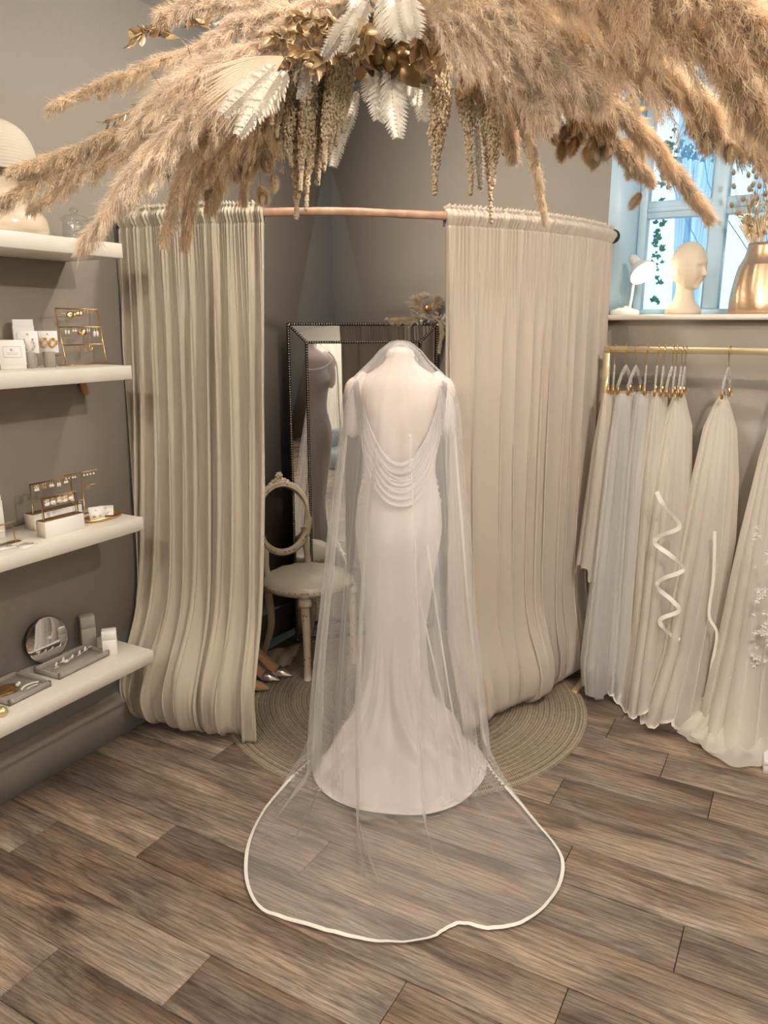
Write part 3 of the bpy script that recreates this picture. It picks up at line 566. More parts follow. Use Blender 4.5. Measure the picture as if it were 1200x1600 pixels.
t = thing('pearl_hair_clip', 'curved pearl hair clip lying in the left grey tray', 'hair clip', (.165, -2.11, z + .006)); g = G()
for k in range(14): a = 2.6 - k * .17; g.ball((.165 - .022 * math.sin(a) * 1.0, -2.105 - .035 * math.cos(a), z + .013), .0036, 8)
g.build('pearl_row', M['pearl'], t); g = G()
a = np.linspace(2.3, .7, 12); g.tube(np.stack([.178 - .018 * np.sin(a), -2.102 - .028 * np.cos(a), z + .011 + 0 * a], -1), .0036, 8, flat=.4); g.build('crystal_bar', M['card'], t)
def vbox(name, label, c, dims, rz_, m):
    t = thing(name, label, 'box', c, rz_); R = rotz(rz_); c = np.array(c)
    G().box(c + UP * dims[2] * .32, (dims[0], dims[1], dims[2] * .64), R=R, b=.001).build('box_base', m, t, smooth=False); G().box(c + UP * dims[2] * .82, (dims[0], dims[1], dims[2] * .355), R=R, b=.001).build('box_lid', m, t, smooth=False)
vbox('gift_box', 'tall grey gift box at the back of the lowest shelf against the wall', (.045, -1.775, z), (.042, .05, .125), -.5, M['greybox'])
vbox('gift_box', 'small white gift box at the right end of the lowest shelf', (.155, -1.772, z), (.045, .05, .088), -.75, M['card'])
t = thing('gold_ornament', 'rounded gold trinket at the far left front of the lowest shelf', 'trinket', (.235, -2.262, z)); G().lathe([(0, 0), (.012, 0), (.018, .01), (.016, .022), (.006, .03), (0, .031)], 24, (.235, -2.262, z)).build('trinket_body', M['palegold'], t)
# ================================================================ CURTAIN ROD + CURTAINS
RR = 1.45; ZR = 1.975
def arc(al, r=RR, z=ZR): return np.array([r * math.cos(al), -r * math.sin(al), z])
rod = thing('curtain_rod', 'bent wooden branch curtain rod arching across the corner', 'rod', arc(math.radians(50)))
al = np.linspace(math.radians(1.0), math.radians(89.3), 90); rad = .0135 + .0015 * ns(al * 30, 3)
G().tube(np.array([arc(a, RR, ZR + .002 * math.sin(a * 14)) for a in al]), rad, 14).build('branch', M['rod'], rod)
for a0, nn in ((al[0], (0, 1, 0)), (al[-1], (-1, 0, 0))):
    P_ = arc(a0); P_ = P_ * [1, 1, 1]; G().lathe([(0, 0), (.03, 0), (.03, .006), (.016, .012), (.016, .02), (0, .02)], 20, (P_[0] if nn[1] else .0, P_[1] if nn[0] else .0, ZR), basis((-nn[0], -nn[1], 0))).build('wall_bracket', M['black'], rod)
def curtain(name, label, a0, a1, m, seed, folds, botfn, gather, hemfn, mode):
    """a0..a1 rod angles (deg)"""
    nu, nv_ = 640, 130; u = np.linspace(0, 1, nu); v = np.concatenate([np.linspace(0, .04, 26), np.linspace(.045, 1, nv_ - 26)]); U, V = np.meshgrid(u, v, indexing='ij')
    ztop = ZR + .034; Zc = ztop + (hemfn(U) - ztop) * V
    A0 = a0 + (a1 - a0) * U
    dA, dR = botfn(U, V)
    ph = 6.283 * folds * (U + (.045 if mode == 0 else .07) * ns(U * 11, seed) + .030 * V * ns(U * 6 + V * 2.0, seed + 4))
    k1 = .45 + .55 * np.clip(.5 + .7 * ns(U * 14, seed + 6), 0, 1); sh = np.sin(ph); big = k1 * sh * (1 - .80 * np.clip(V, 0, 1) ** 1.1) + (.26 if mode == 0 else .2) * ns(U * 34 + V * 2.5, seed + 7) * np.clip(1.1 - V, .2, 1) + (.16 if mode == 0 else .12) * ns(U * 90 + V * 3, seed + 12) * np.exp(-V * 4)
    fine = np.sin(6.283 * gather * (U + .012 * ns(U * 30, seed + 5)))
    hd = (Zc - (ZR - .035))      # >0 within header
    w_f = np.clip(1.25 - (ztop - Zc) / .35, 0.0, 1)
    grow = (.007 + .018 * np.clip((ztop - Zc) / .5, 0, 1)) * (1 if mode == 0 else .5)
    rr_ = RR + dR + big * grow * (1 + .35 * ns(U * 5, seed + 9)) * np.clip(1.15 - V ** 8 * .6, 0, 1.2) + fine * .007 * w_f
    # channel round the rod: front face goes over the rod
    ch = np.exp(-((Zc - ZR) / .018) ** 2) * .016; rr_ = rr_ + ch + .010 - .006 * np.exp(-((Zc - (ZR - .033)) / .004) ** 2) - .008 * np.exp(-((Zc - (ZR + .020)) / .005) ** 2)
    A_ = np.radians(A0 + dA) + (.010 * np.cos(ph)) * np.clip((ztop - Zc), 0, 1)
    Xc = rr_ * np.cos(A_); Yc = -rr_ * np.sin(A_); Zc = Zc + .004 * fine * (V < .003)
    mg_ = .012 + .01 * (1 + np.sin(ph * .7)) * .5
    Xc = np.maximum(Xc, mg_); Yc = np.minimum(Yc, -mg_)
    t = thing(name, label, 'curtain', arc(math.radians((a0 + a1) / 2), RR, 0))
    g = G().grid(np.stack([Xc, Yc, np.maximum(Zc, .016)], -1)); o = g.build('drape', m, t)
    md = o.modifiers.new('s', 'SOLIDIFY'); md.thickness = .003; md.offset = -1
    # back layer of the rod pocket
    v2 = np.linspace(-.034, .036, 14); A2 = np.stack([(RR - .017 + .006 * np.sin(6.283 * gather * u))[:, None] * np.cos(np.radians(a0 + (a1 - a0) * u))[:, None] + 0 * v2, -(RR - .017 + .006 * np.sin(6.283 * gather * u + 1))[:, None] * np.sin(np.radians(a0 + (a1 - a0) * u))[:, None] + 0 * v2, ZR + v2[None] + .003 * np.sin(6.283 * gather * u)[:, None]], -1)
    A2[..., 0] = np.maximum(A2[..., 0], .012); A2[..., 1] = np.minimum(A2[..., 1], -.012)
    G().grid(A2).build('pocket_back', m, t); return t
def botL(U, V):  # U 0 = right edge (66.4deg) .. 1 = wall
    e = V ** 2.2; dA = (.9 * V + e * 2.2) * (1 - U) + e * 7.5 * U ** 1.5
    bul = np.exp(-((V - .90) / .11) ** 2) * (.115 * (.35 + .65 * np.sin(np.clip(U * 1.1, 0, 1) * 3.14 * .62 + .25)) + .02 * np.sin(U * 30)) + .05 * V ** 2 + .02 * V ** 10 * ns(U * 55, 21) + .03 * np.exp(-((V - .93) / .05) ** 2) * ns(U * 30, 22)
    tuck = -.045 * np.clip((V - .965) / .035, 0, 1) ** 2 * (U > .12)
    return dA, bul + tuck
def hemL(U): return .012 + .0 * U
curtain('curtain', 'pale sage cotton curtain with bunched hem at left of the corner rod', 66.2, 89.0, M['curtain'], 3, 11, botL, 46, hemL, 0)
def botR(U, V):  # U 0 = wall (right) .. 1 = opening edge
    e = V ** 2; dA = e * (-1.5 * U + 0 * U)
    pud = np.exp(-((U - .93) / .10) ** 2) * np.clip((V - .80) / .17, 0, 1) ** 1.5 * .13
    bul = np.exp(-((V - .93) / .10) ** 2) * (.06 + .02 * np.sin(U * 26) + .03 * np.sin(U * 11 + 1)) + .02 * V + pud + .02 * V ** 10 * ns(U * 60, 31) + .02 * np.exp(-((V - .93) / .05) ** 2) * ns(U * 28, 32)
    tuck = -.05 * np.clip((V - .965) / .035, 0, 1) ** 2
    return dA, bul + tuck
curtain('curtain', 'cream cotton curtain hanging at right of the corner rod beside the veil rack', 1.5, 41.2, M['curtain2'], 8, 13, botR, 58, lambda U: .016 + 0 * U, 1)
# ================================================================ RUG
rc = np.array([.858, -.792, 0.0]); RD = .782; ncoil = 34
ra = []; hz = []
for k in range(ncoil):
    for q in range(5):
        f_ = q / 5; ra.append((k + f_) * RD / ncoil); hz.append(.006 + .0045 * math.sin(f_ * math.pi) ** .6)
ra.append(RD); hz.append(.006); ra.append(RD + .001); hz.append(.0006); ra = np.array(ra); hz = np.array(hz); a = np.linspace(0, 6.28318, 540, endpoint=False)
ra[0] = .001
RA, AA = np.meshgrid(ra, a, indexing='ij'); coil = np.floor(RA / (RD / ncoil)); Hh = hz[:, None] * (1 + .0 * np.sin(AA * np.round(coil + 1) * 2 * 3.1416 * RD / ncoil / .028 + coil * 1.7)); wob = 1 + .004 * np.sin(AA * 3 + 1) + .002 * np.sin(AA * 7)
def rug_mat():
    m = mat('braided_jute', (.43, .34, .245), .9); N = m.node_tree.nodes; L = m.node_tree.links; p = N['Principled BSDF']
    t = N.new('ShaderNodeTexCoord'); s3 = N.new('ShaderNodeSeparateXYZ'); L.new(t.outputs['Object'], s3.inputs[0])
    ln = N.new('ShaderNodeVectorMath'); ln.operation = 'LENGTH'; L.new(t.outputs['Object'], ln.inputs[0])
    at = N.new('ShaderNodeMath'); at.operation = 'ARCTAN2'; L.new(s3.outputs[1], at.inputs[0]); L.new(s3.outputs[0], at.inputs[1])
    def mth(op, a_, b_):
        n = N.new('ShaderNodeMath'); n.operation = op
        for i, q in enumerate((a_, b_)):
            if q is None: continue
            if isinstance(q, (int, float)): n.inputs[i].default_value = q
            else: L.new(q, n.inputs[i])
        return n.outputs[0]
    rows = mth('MULTIPLY', ln.outputs['Value'], ncoil / RD * 2); fl = mth('FLOOR', rows, None); arcl = mth('MULTIPLY', mth('MULTIPLY', at.outputs[0], fl), 8.0)
    sn = mth('SINE', mth('ADD', arcl, mth('MULTIPLY', mth('MULTIPLY', fl, fl), 1.7)), None); fr = mth('SINE', mth('MULTIPLY', rows, 6.283), None)
    hgt_ = mth('ADD', mth('MULTIPLY', sn, .5), mth('MULTIPLY', fr, .4))
    nz = N.new('ShaderNodeTexNoise'); nz.inputs['Scale'].default_value = 70; cx = N.new('ShaderNodeCombineXYZ'); L.new(fl, cx.inputs[0]); n2 = N.new('ShaderNodeTexNoise'); n2.inputs['Scale'].default_value = .9; L.new(cx.outputs[0], n2.inputs[0]); L.new(t.outputs['Object'], nz.inputs[0])
    tot_ = mth('ADD', mth('ADD', mth('MULTIPLY', hgt_, .30), mth('MULTIPLY', nz.outputs[0], .35)), mth('MULTIPLY', n2.outputs[0], .75))
    r = N.new('ShaderNodeValToRGB'); r.color_ramp.elements[0].position = .25; r.color_ramp.elements[0].color = (.12, .085, .058, 1); r.color_ramp.elements[1].position = .85; r.color_ramp.elements[1].color = (.47, .385, .285, 1)
    L.new(tot_, r.inputs[0]); L.new(r.outputs[0], p.inputs['Base Color']); b = N.new('ShaderNodeBump'); b.inputs['Strength'].default_value = .6; b.inputs['Distance'].default_value = .003; L.new(hgt_, b.inputs['Height']); L.new(b.outputs[0], p.inputs['Normal'])
    return m
G().grid(np.stack([rc[0] + RA * wob * np.cos(AA), rc[1] + RA * wob * np.sin(AA), Hh], -1), cv=True).build('round_rug', rug_mat(), org=rc, label='round braided jute rug under the gown and curtains', cat='rug')
ZRUG = .0105
# ================================================================ BEADED MIRROR
mm = np.array([.362, -.292, ZRUG + .0]); MA = math.radians(43.5); e = np.array([math.cos(MA), math.sin(MA), 0]); nn = np.array([e[1], -e[0], 0]); HW, HM = .372, 1.60; BW = .092
mm[2] = .012
mir = thing('beaded_mirror', 'tall leaning mirror with mirrored border and dark beaded edging in the corner', 'mirror', mm)
def mp_(u, h, o=0): return mm + e * u + UP * h + nn * o
G().grid(np.array([[mp_(-HW, 0, 0), mp_(-HW, HM, 0)], [mp_(HW, 0, 0), mp_(HW, HM, 0)]])).box(mp_(0, HM / 2, -.012), (HW * 2 - .002, .022, HM - .002), R=basis(UP, nn)[:, [0, 1, 2]] if False else np.array([e, -nn, UP]).T).build('backing', M['beadframe'], mir, smooth=False)
G().grid(np.array([[mp_(-HW + BW, BW, .006), mp_(-HW + BW, HM - BW, .006)], [mp_(HW - BW, BW, .006), mp_(HW - BW, HM - BW, .006)]])).build('centre_glass', M['mirror'], mir, smooth=False)
oc = [(-HW + .006, .006), (HW - .006, .006), (HW - .006, HM - .006), (-HW + .006, HM - .006)]; ic = [(-HW + BW - .002, BW - .002), (HW - BW + .002, BW - .002), (HW - BW + .002, HM - BW + .002), (-HW + BW - .002, HM - BW + .002)]
for k in range(4):
    k2 = (k + 1) % 4; q = [mp_(*oc[k], .004), mp_(*oc[k2], .004), mp_(*ic[k2], .013), mp_(*ic[k], .013)]; G().add(q, [[0, 1, 2, 3]]).build('border_panel', M['mirror'], mir, smooth=False)
def beadrow(a, b, nm):
    a = np.array(a); b = np.array(b); n_ = int(np.linalg.norm(b - a) / .0118); g = G()
    for k in range(n_): g.ball(a + (b - a) * (k + .5) / n_, .0052, 6)
    G().tube([a - nn * .004, b - nn * .004], .0072, 6).build('bead_rail', M['beadframe'], mir)
    g.build(nm, M['beadmetal'], mir, kind='stuff')
for k in range(4):
    k2 = (k + 1) % 4; beadrow(mp_(*oc[k], .012), mp_(*oc[k2], .012), 'bead_strip'); beadrow(mp_(*ic[k], .018), mp_(*ic[k2], .018), 'bead_strip'); beadrow(mp_(*oc[k], .012), mp_(*ic[k], .018), 'bead_strip')
# ================================================================ CHAIR
sc_ = atZ(482, 905, .47); sc_ = np.array([.285, -.70, ZRUG]); rzc = math.radians(-18)
ch = thing('oval_back_chair', 'distressed cream chair with open oval back and round padded seat by the mirror', 'chair', sc_, rzc); Rc = rotz(rzc)
def cw(p): return (np.array(p) * [1, 1, .9]) @ Rc.T + sc_   # chair local: +x front
a = np.linspace(0, 6.28318, 64, endpoint=False); SR = .205
def ringp(z_, r, sq=1.0): return np.stack([r * np.cos(a), r * np.sin(a) * sq, z_ + 0 * a], -1)
G().grid(np.array([cw(ringp(z_, r)) for r, z_ in ((.01, .435), (SR, .435), (SR + .012, .445), (SR + .014, .46), (SR + .004, .472))]), cv=True).build('seat_rail', M['cream_paint'], ch)
puff = [(.004, .512), (.08, .510), (.14, .503), (.18, .490), (.205, .474), (.212, .462), (.206, .452)]
g = G().grid(np.array([cw(np.stack([r * np.cos(a), r * np.sin(a), z_ + .003 * np.sin(a * 14) * (r > .17) + 0 * a], -1)) for r, z_ in puff]), cv=True); g.build('seat_cushion', M['seat'], ch)
g = G()
for k in range(48): b = k * .1309; g.ball(cw((.2165 * math.cos(b), .2165 * math.sin(b), .462)), .0035, 6)
g.build('nail_trim', M['brass'], ch, kind='stuff')
for (x_, y_), bk in (((.155, -.135), 0), ((.155, .135), 0), ((-.145, -.125), 1), ((-.145, .125), 1)):
    if not bk: P = smooth_curve([(x_ * .95, y_ * .95, .46), (x_, y_, .40), (x_ + .012, y_ * 1.03, .22), (x_ + .015, y_ * 1.05, 0)], 16); r_l = np.array([.026, .027, .024, .024, .023, .022, .021, .020, .019, .019, .018, .017, .0165, .016, .017, .0175])
    else: P = smooth_curve([(x_, y_ * .95, .46), (x_ - .01, y_, .38), (x_ + .012, y_ * 1.02, .2), (x_ - .055, y_ * 1.1, 0)], 16); r_l = np.linspace(.024, .014, 16)
    g = G().tube(cw(P), r_l, 12)
    if not bk:
        g.lathe([(.0, -.0), (.031, .0), (.033, .01), (.030, .03), (.027, .045)], 12, cw((x_, y_, .395)))
    g.build('leg', M['cream_paint'], ch)
bc = np.array([-.19, 0, .755]); tl = np.array([-.14, 0, .99]); tl = tl / np.linalg.norm(tl)
def oval(rw, rh, off=0): return np.array([bc + np.array([0, 1, 0]) * rw * math.cos(b) + tl * rh * math.sin(b) + np.array([off, 0, 0]) for b in np.append(a, a[0])])
G().tube(cw(oval(.155, .185)), .017, 10, cap=False, flat=1.15).tube(cw(oval(.147, .177, .013)), .006, 6, cap=False).tube(cw(oval(.164, .194, .011)), .0055, 6, cap=False).build('oval_back_frame', M['cream_paint'], ch)
for s_ in (-1, 1): G().tube(cw(smooth_curve([(-.155, s_ * .12, .45), (-.165, s_ * .125, .52), (-.172, s_ * .118, .60), (-.185, s_ * .125, .68)], 10)), [.02, .018, .017, .016, .016, .016, .016, .016, .017, .018], 10).build('back_post', M['cream_paint'], ch)
g = G(); ctp = bc + tl * .205
for k in range(-5, 6):
    p = ctp + np.array([.004, k * .017, -.0025 * k * k * .35]) - tl * (.0 + .0012 * k * k); g.ball(cw(p), (.012, .014, .020 - abs(k) * .0014), 8)
for k in range(6): b = k * 1.047; g.ball(cw(ctp + np.array([.008, .013 * math.cos(b), .026 + .013 * math.sin(b)])), .009, 8)
g.ball(cw(ctp + np.array([.016, 0, .026])), .008, 8).build('carved_crest', M['cream_paint'], ch)
# chipped patches reveal dark timber: small flakes set on the frame
r_ = np.random.RandomState(3); g = G()
for k in range(26):
    b = r_.uniform(0, 6.28); rw = .155; p = bc + np.array([.0175, rw * math.cos(b), 0]) + tl * .185 * math.sin(b) + r_.normal(0, .005, 3) * [0, 1, 1]; g.ball(cw(p), (.0012, r_.uniform(.002, .006), r_.uniform(.003, .009)), 6)
for k in range(16):
    x_, y_ = ((.155, -.135), (.155, .135))[k % 2]; hh = r_.uniform(.06, .36); th = r_.uniform(-2.4, .2); g.ball(cw((x_ + .012 * (1 - hh) + .018 * math.cos(th), y_ * 1.03 + .018 * math.sin(th), hh)), (.003, .003, r_.uniform(.003, .007)), 6)
g.build('paint_chips', M['darkwood'], ch, kind='stuff')
# reflecting puddle of paper under chair
cl = thing('cloth_bag', 'beige cloth lying on the floor behind the silver heels under the chair', 'cloth', (.3, -.95, .012))
u = np.linspace(0, 1, 24); U, V = np.meshgrid(u, u, indexing='ij'); q = [atZ(414, 1024), atZ(470, 1013), atZ(453, 1047), atZ(425, 1046)]
A = ((1 - U) * (1 - V))[..., None] * q[0] + (U * (1 - V))[..., None] * q[1] + (U * V)[..., None] * q[2] + ((1 - U) * V)[..., None] * q[3]; A[..., 2] = .014 + .012 * np.abs(np.sin(U * 5 + V * 3)) + .01 * np.sin(V * 3.1) * np.sin(U * 3.1)
G().grid(A).build('fabric', M['cloth'], cl)
# ================================================================ SHOES
def shoe(label, toe, heading, m, heel=.085, group=None, tip=None):
    """pointed pump, local x forward from heel, toe tip at `toe`"""
    hx = np.array([math.cos(heading), math.sin(heading), 0]); yx = np.array([-hx[1], hx[0], 0]); toe = np.array([*toe, ZRUG]); Ls = .235
    base = toe - hx * Ls; t = thing('high_heel', label, 'shoe', base, heading, group)
    W = lambda x, y, z_: base + hx * x + yx * y + UP * z_
    t_ = np.linspace(0, 1, 26); wd = np.interp(t_, [0, .12, .35, .6, .72, .85, .95, 1], [.014, .026, .026, .036, .037, .026, .011, .002])
    hs = heel * np.interp(t_, [0, .15, .35, .55, .68, 1], [1, .97, .7, .25, .03, 0]); up = np.interp(t_, [0, .1, .3, .5, .66, .68, .8, .93, 1], [.05, .042, .02, .013, .015, .030, .028, .014, .004])
    A = []
    for i, x in enumerate(t_):
        row = []
        for b in np.linspace(-.1, math.pi + .1, 13): row.append(W(x * Ls, wd[i] * math.cos(b) * (1.0), .004 + hs[i] + max(0, math.sin(b)) * up[i] if x > .64 else .004 + hs[i] + (abs(math.cos(b)) ** 2) * up[i]))
        A.append(row)
    A = np.array(A); nfr = int(.64 * 26)
    g = G().grid(A[nfr:]).build('toe_upper', m, t)
    # side walls and insole
    S1 = []; 
    for i in range(nfr + 1):
        x = t_[i] * Ls; zb = .004 + hs[i]; S1.append([W(x, wd[i], zb + up[i]), W(x, wd[i] * .95, zb), W(x, 0, zb + .002), W(x, -wd[i] * .95, zb), W(x, -wd[i], zb + up[i])])
    G().grid(np.array(S1)[:, 1:4]).build('insole', M['tan'], t, label='tan leather insole')
    G().grid(np.array(S1)[:, [0, 1]]).grid(np.array(S1)[:, [3, 4]]).add([W(0, wd[0], .004 + hs[0] + up[0]), W(0, wd[0] * .95, .004 + hs[0]), W(0, -wd[0] * .95, .004 + hs[0]), W(0, -wd[0], .004 + hs[0] + up[0])], [[0, 1, 2, 3]]).build('side_upper', m, t)
    So = [[W(t_[i] * Ls, -wd[i], .003 + hs[i]), W(t_[i] * Ls, 0, .001 + hs[i] * .98), W(t_[i] * Ls, wd[i], .003 + hs[i])] for i in range(26)]; G().grid(np.array(So)).build('sole', M['black'], t)
    G().tube([W(.02, 0, heel), W(.028, 0, heel * .5), W(.022, 0, 0)], [.016, .007, .005], 10).build('heel', m, t)
    return t
p1 = atZ(457, 1058, 0.01); p2 = atZ(437, 1065, .01); p3 = atZ(421, 1079, .01)
h1 = math.atan2(.5, .85)
shoe('silver pointed high heel, the farther of the pair beside the chair leg', p1[:2], math.atan2(.15, 1), M['silver'], group='silver heels')
shoe('silver pointed high heel, the nearer one peeping from behind the curtain', p2[:2], math.atan2(.15, 1), M['silver'], group='silver heels')
shoe('tan pointed high heel peeping from behind the left curtain', p3[:2], math.atan2(.2, 1), M['tan'])
# ================================================================ MANNEQUIN, GOWN, VEIL
MC = np.array([1.026, -1.167, 0.0]); SF = .34
def MW(u, w_, z_):   # mannequin frame: u right, w_ towards the room, z_ up
    u = np.asarray(u)[..., None]; w_ = np.asarray(w_)[..., None]; z_ = np.asarray(z_)[..., None]
    q = np.clip(z_ / .7, 0, 1); q = q * q * (3 - 2 * q)
    return MC + RT * u * (1 - .105 * q) - HD * w_ + UP * (z_ * (1 - .105 * q) + .168 * q)
zk = np.array([.40, .55, .70, .80, .90, .98, 1.04, 1.12, 1.20, 1.28, 1.34, 1.38, 1.41, 1.435, 1.46, 1.50, 1.54])
ak = np.array([.110, .133, .158, .170, .162, .142, .132, .138, .155, .172, .183, .180, .150, .095, .060, .052, .050])
bk = np.array([.100, .110, .125, .135, .128, .108, .098, .098, .104, .108, .104, .096, .082, .068, .058, .052, .050])
cu0 = np.interp
def AR(z_): return np.interp(z_, zk, ak)
def BR(z_): return np.interp(z_, zk, bk)
def sm(f):
    zz = np.linspace(.4, 1.54, 200); ff = f(zz); k = np.ones(9) / 9; fp = np.convolve(np.pad(ff, 4, 'edge'), k, 'valid'); return lambda z_: np.interp(z_, zz, fp)
AR = sm(AR); BR = sm(BR)
man = thing('mannequin', 'headless blush covered dress form wearing the gown, seen from behind', 'mannequin', MC + [0, 0, ZRUG])
ph = np.linspace(0, 6.28318, 72, endpoint=False); zz = np.linspace(.86, 1.50, 70)
PH, ZZ = np.meshgrid(ph, zz, indexing='ij')
spine = np.exp(-((np.mod(PH, 6.283) - 1.5708) / .16) ** 2) * .010 * np.clip((1.40 - ZZ) / .1, 0, 1); blade = (np.exp(-((PH - 1.05) / .25) ** 2) + np.exp(-((PH - 2.09) / .25) ** 2)) * .010 * np.exp(-((ZZ - 1.28) / .07) ** 2)
bust = (np.exp(-((PH - 4.2) / .3) ** 2) + np.exp(-((PH - 5.22) / .3) ** 2)) * .045 * np.exp(-((ZZ - 1.22) / .06) ** 2)
kk = -spine + blade + bust
g = G().grid(MW((AR(ZZ) - .004 + kk) * np.cos(PH), (BR(ZZ) - .004 + kk) * np.sin(PH), ZZ).reshape(72, 70, 3), cu=True)
g.build('torso', M['skin'], man)
G().lathe([(0.0, 1.49), (.046, 1.49), (.050, 1.50), (.042, 1.518), (.02, 1.526), (0, 1.528)], 32, MC).build('neck_cap', M['skin'], man)
for s_ in (-1, 1): G().ball(MW(s_ * .172, .0, 1.345).reshape(3), (.042, .045, .055), 20, R=rotz(YAW)).build('arm_stub', M['skin'], man)
# stand hidden under the gown
G().lathe([(0, .0), (.12, 0), (.12, .01), (.02, .02), (.014, .03), (.014, .9), (0, .9)], 24, MC + [0, 0, ZRUG]).build('stand_pole', M['palegold'], man)
gown = thing('gown', 'blush crepe low back gown with cowl drape and fishtail train on the mannequin', 'dress', MC + [0, 0, ZRUG])
nph = 360; ph = np.linspace(0, 2 * math.pi, nph, endpoint=False); phd = np.degrees(ph)
# top edge: deep scoop at the back (90deg), high elsewhere
cosp = np.cos(ph); back = np.clip(np.sin(ph), 0, 1)
ztop = np.where(np.sin(ph) > 0, .975 + (1.385 - .975) * np.clip(np.abs(cosp) / .93, 0, 1) ** 2.3, 1.385 - .07 * np.clip(-np.sin(ph), 0, 1) ** 2)
hemk = [(-90, (0, .17)), (-45, (.12, .19)), (-10, (.21, .25)), (8, (.28, .33)), (22, (.328, .41)), (36, (.335, .52)), (52, (.272, .675)), (68, (.136, .805)), (90, (-.05, .80)), (110, (-.20, .755)), (126, (-.295, .65)), (142, (-.328, .53)), (158, (-.27, .38)), (176, (-.175, .29)), (205, (-.14, .22)), (235, (-.11, .18)), (270, (0, .17))]
hk = np.array([k for k, _ in hemk], float); hp = np.array([v for _, v in hemk]) - [0, SF]; pd = np.where(phd > 270, phd - 360, phd)
HE = np.stack([np.interp(pd, hk, hp[:, 0]), np.interp(pd, hk, hp[:, 1])], -1)
kr = 12; HE = sum(np.roll(HE, s_, 0) for s_ in range(-kr, kr + 1)) / (2 * kr + 1)
zkne = .42; rows = []
n1, n2 = 70, 90
for j in range(n1):
    f_ = j / n1; z_ = ztop + (zkne - ztop) * f_; off = .006 + .0015 * np.sin(ph * 9 + z_ * 12) * (z_ < 1.0)
    bu = (np.exp(-((ph - 4.2) / .3) ** 2) + np.exp(-((ph - 5.22) / .3) ** 2)) * .045 * np.exp(-((z_ - 1.22) / .06) ** 2)
    hip = (np.exp(-((ph - 1.15) / .45) ** 2) + np.exp(-((ph - 2.0) / .45) ** 2)) * .022 * np.exp(-((z_ - .80) / .09) ** 2)
    rows.append(MW((AR(z_) + off + bu) * np.cos(ph) - .012 * np.clip((.9 - z_) / .5, 0, 1), (BR(z_) + off + bu + hip) * np.sin(ph) , z_ + 0 * ph))
K = np.stack([(AR(zkne) + .006) * np.cos(ph) - .012, (BR(zkne) + .006) * np.sin(ph)], -1)
lenH = np.linalg.norm(HE - K, axis=1)
for j in range(n2):
    t_ = (j + 1) / n2; gpos = t_ ** np.where(lenH > .3, 2.7, 1.8)
    z_ = zkne * (1 - t_) ** 1.55
    neck = -.10 * math.sin(math.pi * min(1, t_ / .8)) ** 2 if t_ < .8 else 0
    P2 = K * (1 + neck) + (HE - K) * gpos[:, None]
    env = math.sin(math.pi * min(1, t_)) ** .8; tw = ph + .9 * (t_ ** 1.5) * np.clip(np.cos(ph - .6), 0, 1)
    fold = .6 * np.sin(tw * 9 + 1.2 * np.sin(ph * 2)) + .45 * np.sin(tw * 15 + 1 + t_ * 2) + .3 * np.sin(tw * 26 + 2)
    ridge = np.clip(fold, 0, 2) ** 1.3
    P2 = P2 + np.stack([np.cos(ph), np.sin(ph)], -1) * (fold * .019 * env * min(1, t_ * 3))[:, None]
    fl = np.clip((t_ - .35) / .3, 0, 1); wr = .5 + .5 * np.sin(P2[:, 0] * 34 + P2[:, 1] * 22 + 2 * np.sin(P2[:, 1] * 9)); 
    zf = z_ + ridge * .045 * fl * math.sin(math.pi * min(1, t_)) ** .9 + .012 * wr * fl * (1 - t_) ** .5 * np.clip((t_ - .6) * 4, 0, 1) + .0135 * min(1, t_ * 2)
    rows.append(MW(P2[:, 0], P2[:, 1], zf))
rows[-1] = MW(HE[:, 0], HE[:, 1], .0135 + 0 * ph)
g = G().grid(np.array(rows), cv=True); o = g.build('gown_body', M['gown'], gown)
md = o.modifiers.new('s', 'SOLIDIFY'); md.thickness = .002; md.offset = -1
# cowl drape sheet: bunched U folds from shoulder to shoulder
def cowl(z_lo, z_hi, nrip, out, wtop, seed):
    nj, np_ = 60, 120; j = np.linspace(0, 1, nj); p = np.linspace(-1, 1, np_); J, P = np.meshgrid(j, p, indexing='ij')
    sag = z_lo + (z_hi - z_lo) * J; ap = np.abs(P)
    z_ = sag + (1.395 - sag) * ap ** (2.5 - .5 * J); uu = np.sign(P) * (1 - (1 - ap) ** 1.35) * (wtop - .035 * J * (1 - ap)); uu = uu * (1 + .05 * (1 - J))
    a_ = AR(z_) + .004; b_ = BR(z_) + .006; ww = b_ * np.sqrt(np.clip(1 - (uu / (a_ * 1.06)) ** 2, .02, 1))
    ww = ww + out * (1 - ap ** 3) * (1 - J * .5) + .010 * np.sin(J * 6.283 * nrip + .6 * np.sin(P * 3 + seed)) * (1 - .5 * ap) + .006
    return G().grid(MW(uu, ww, z_))
cowl(.925, 1.035, 4.5, .022, .172, 0).build('cowl_drape', M['gown'], gown)
cowl(.985, 1.09, 3.5, .012, .160, 2).build('cowl_drape', M['gown'], gown)
for s_ in (-1, 1):
    G().ball(MW(s_ * .166, .004, 1.298).reshape(3), (.043, .056, .118), 26, R=rotz(YAW) @ np.array(Matrix.Rotation(-s_ * .18, 3, 'Y'))).build('cap_sleeve', M['gown'], gown)
r_ = np.random.RandomState(2); g = G()
for k in range(60):
    s_ = -1 if k < 48 else 1; z_ = r_.uniform(.89, 1.02); th = math.pi - r_.uniform(-.1, .55) if s_ < 0 else r_.uniform(-.1, .2); g.ball(MW((AR(z_) + .010) * math.cos(th), (BR(z_) + .010) * math.sin(th), z_).reshape(3), .0035, 6)
g.build('pearl_beading', M['bead'], gown, kind='stuff')
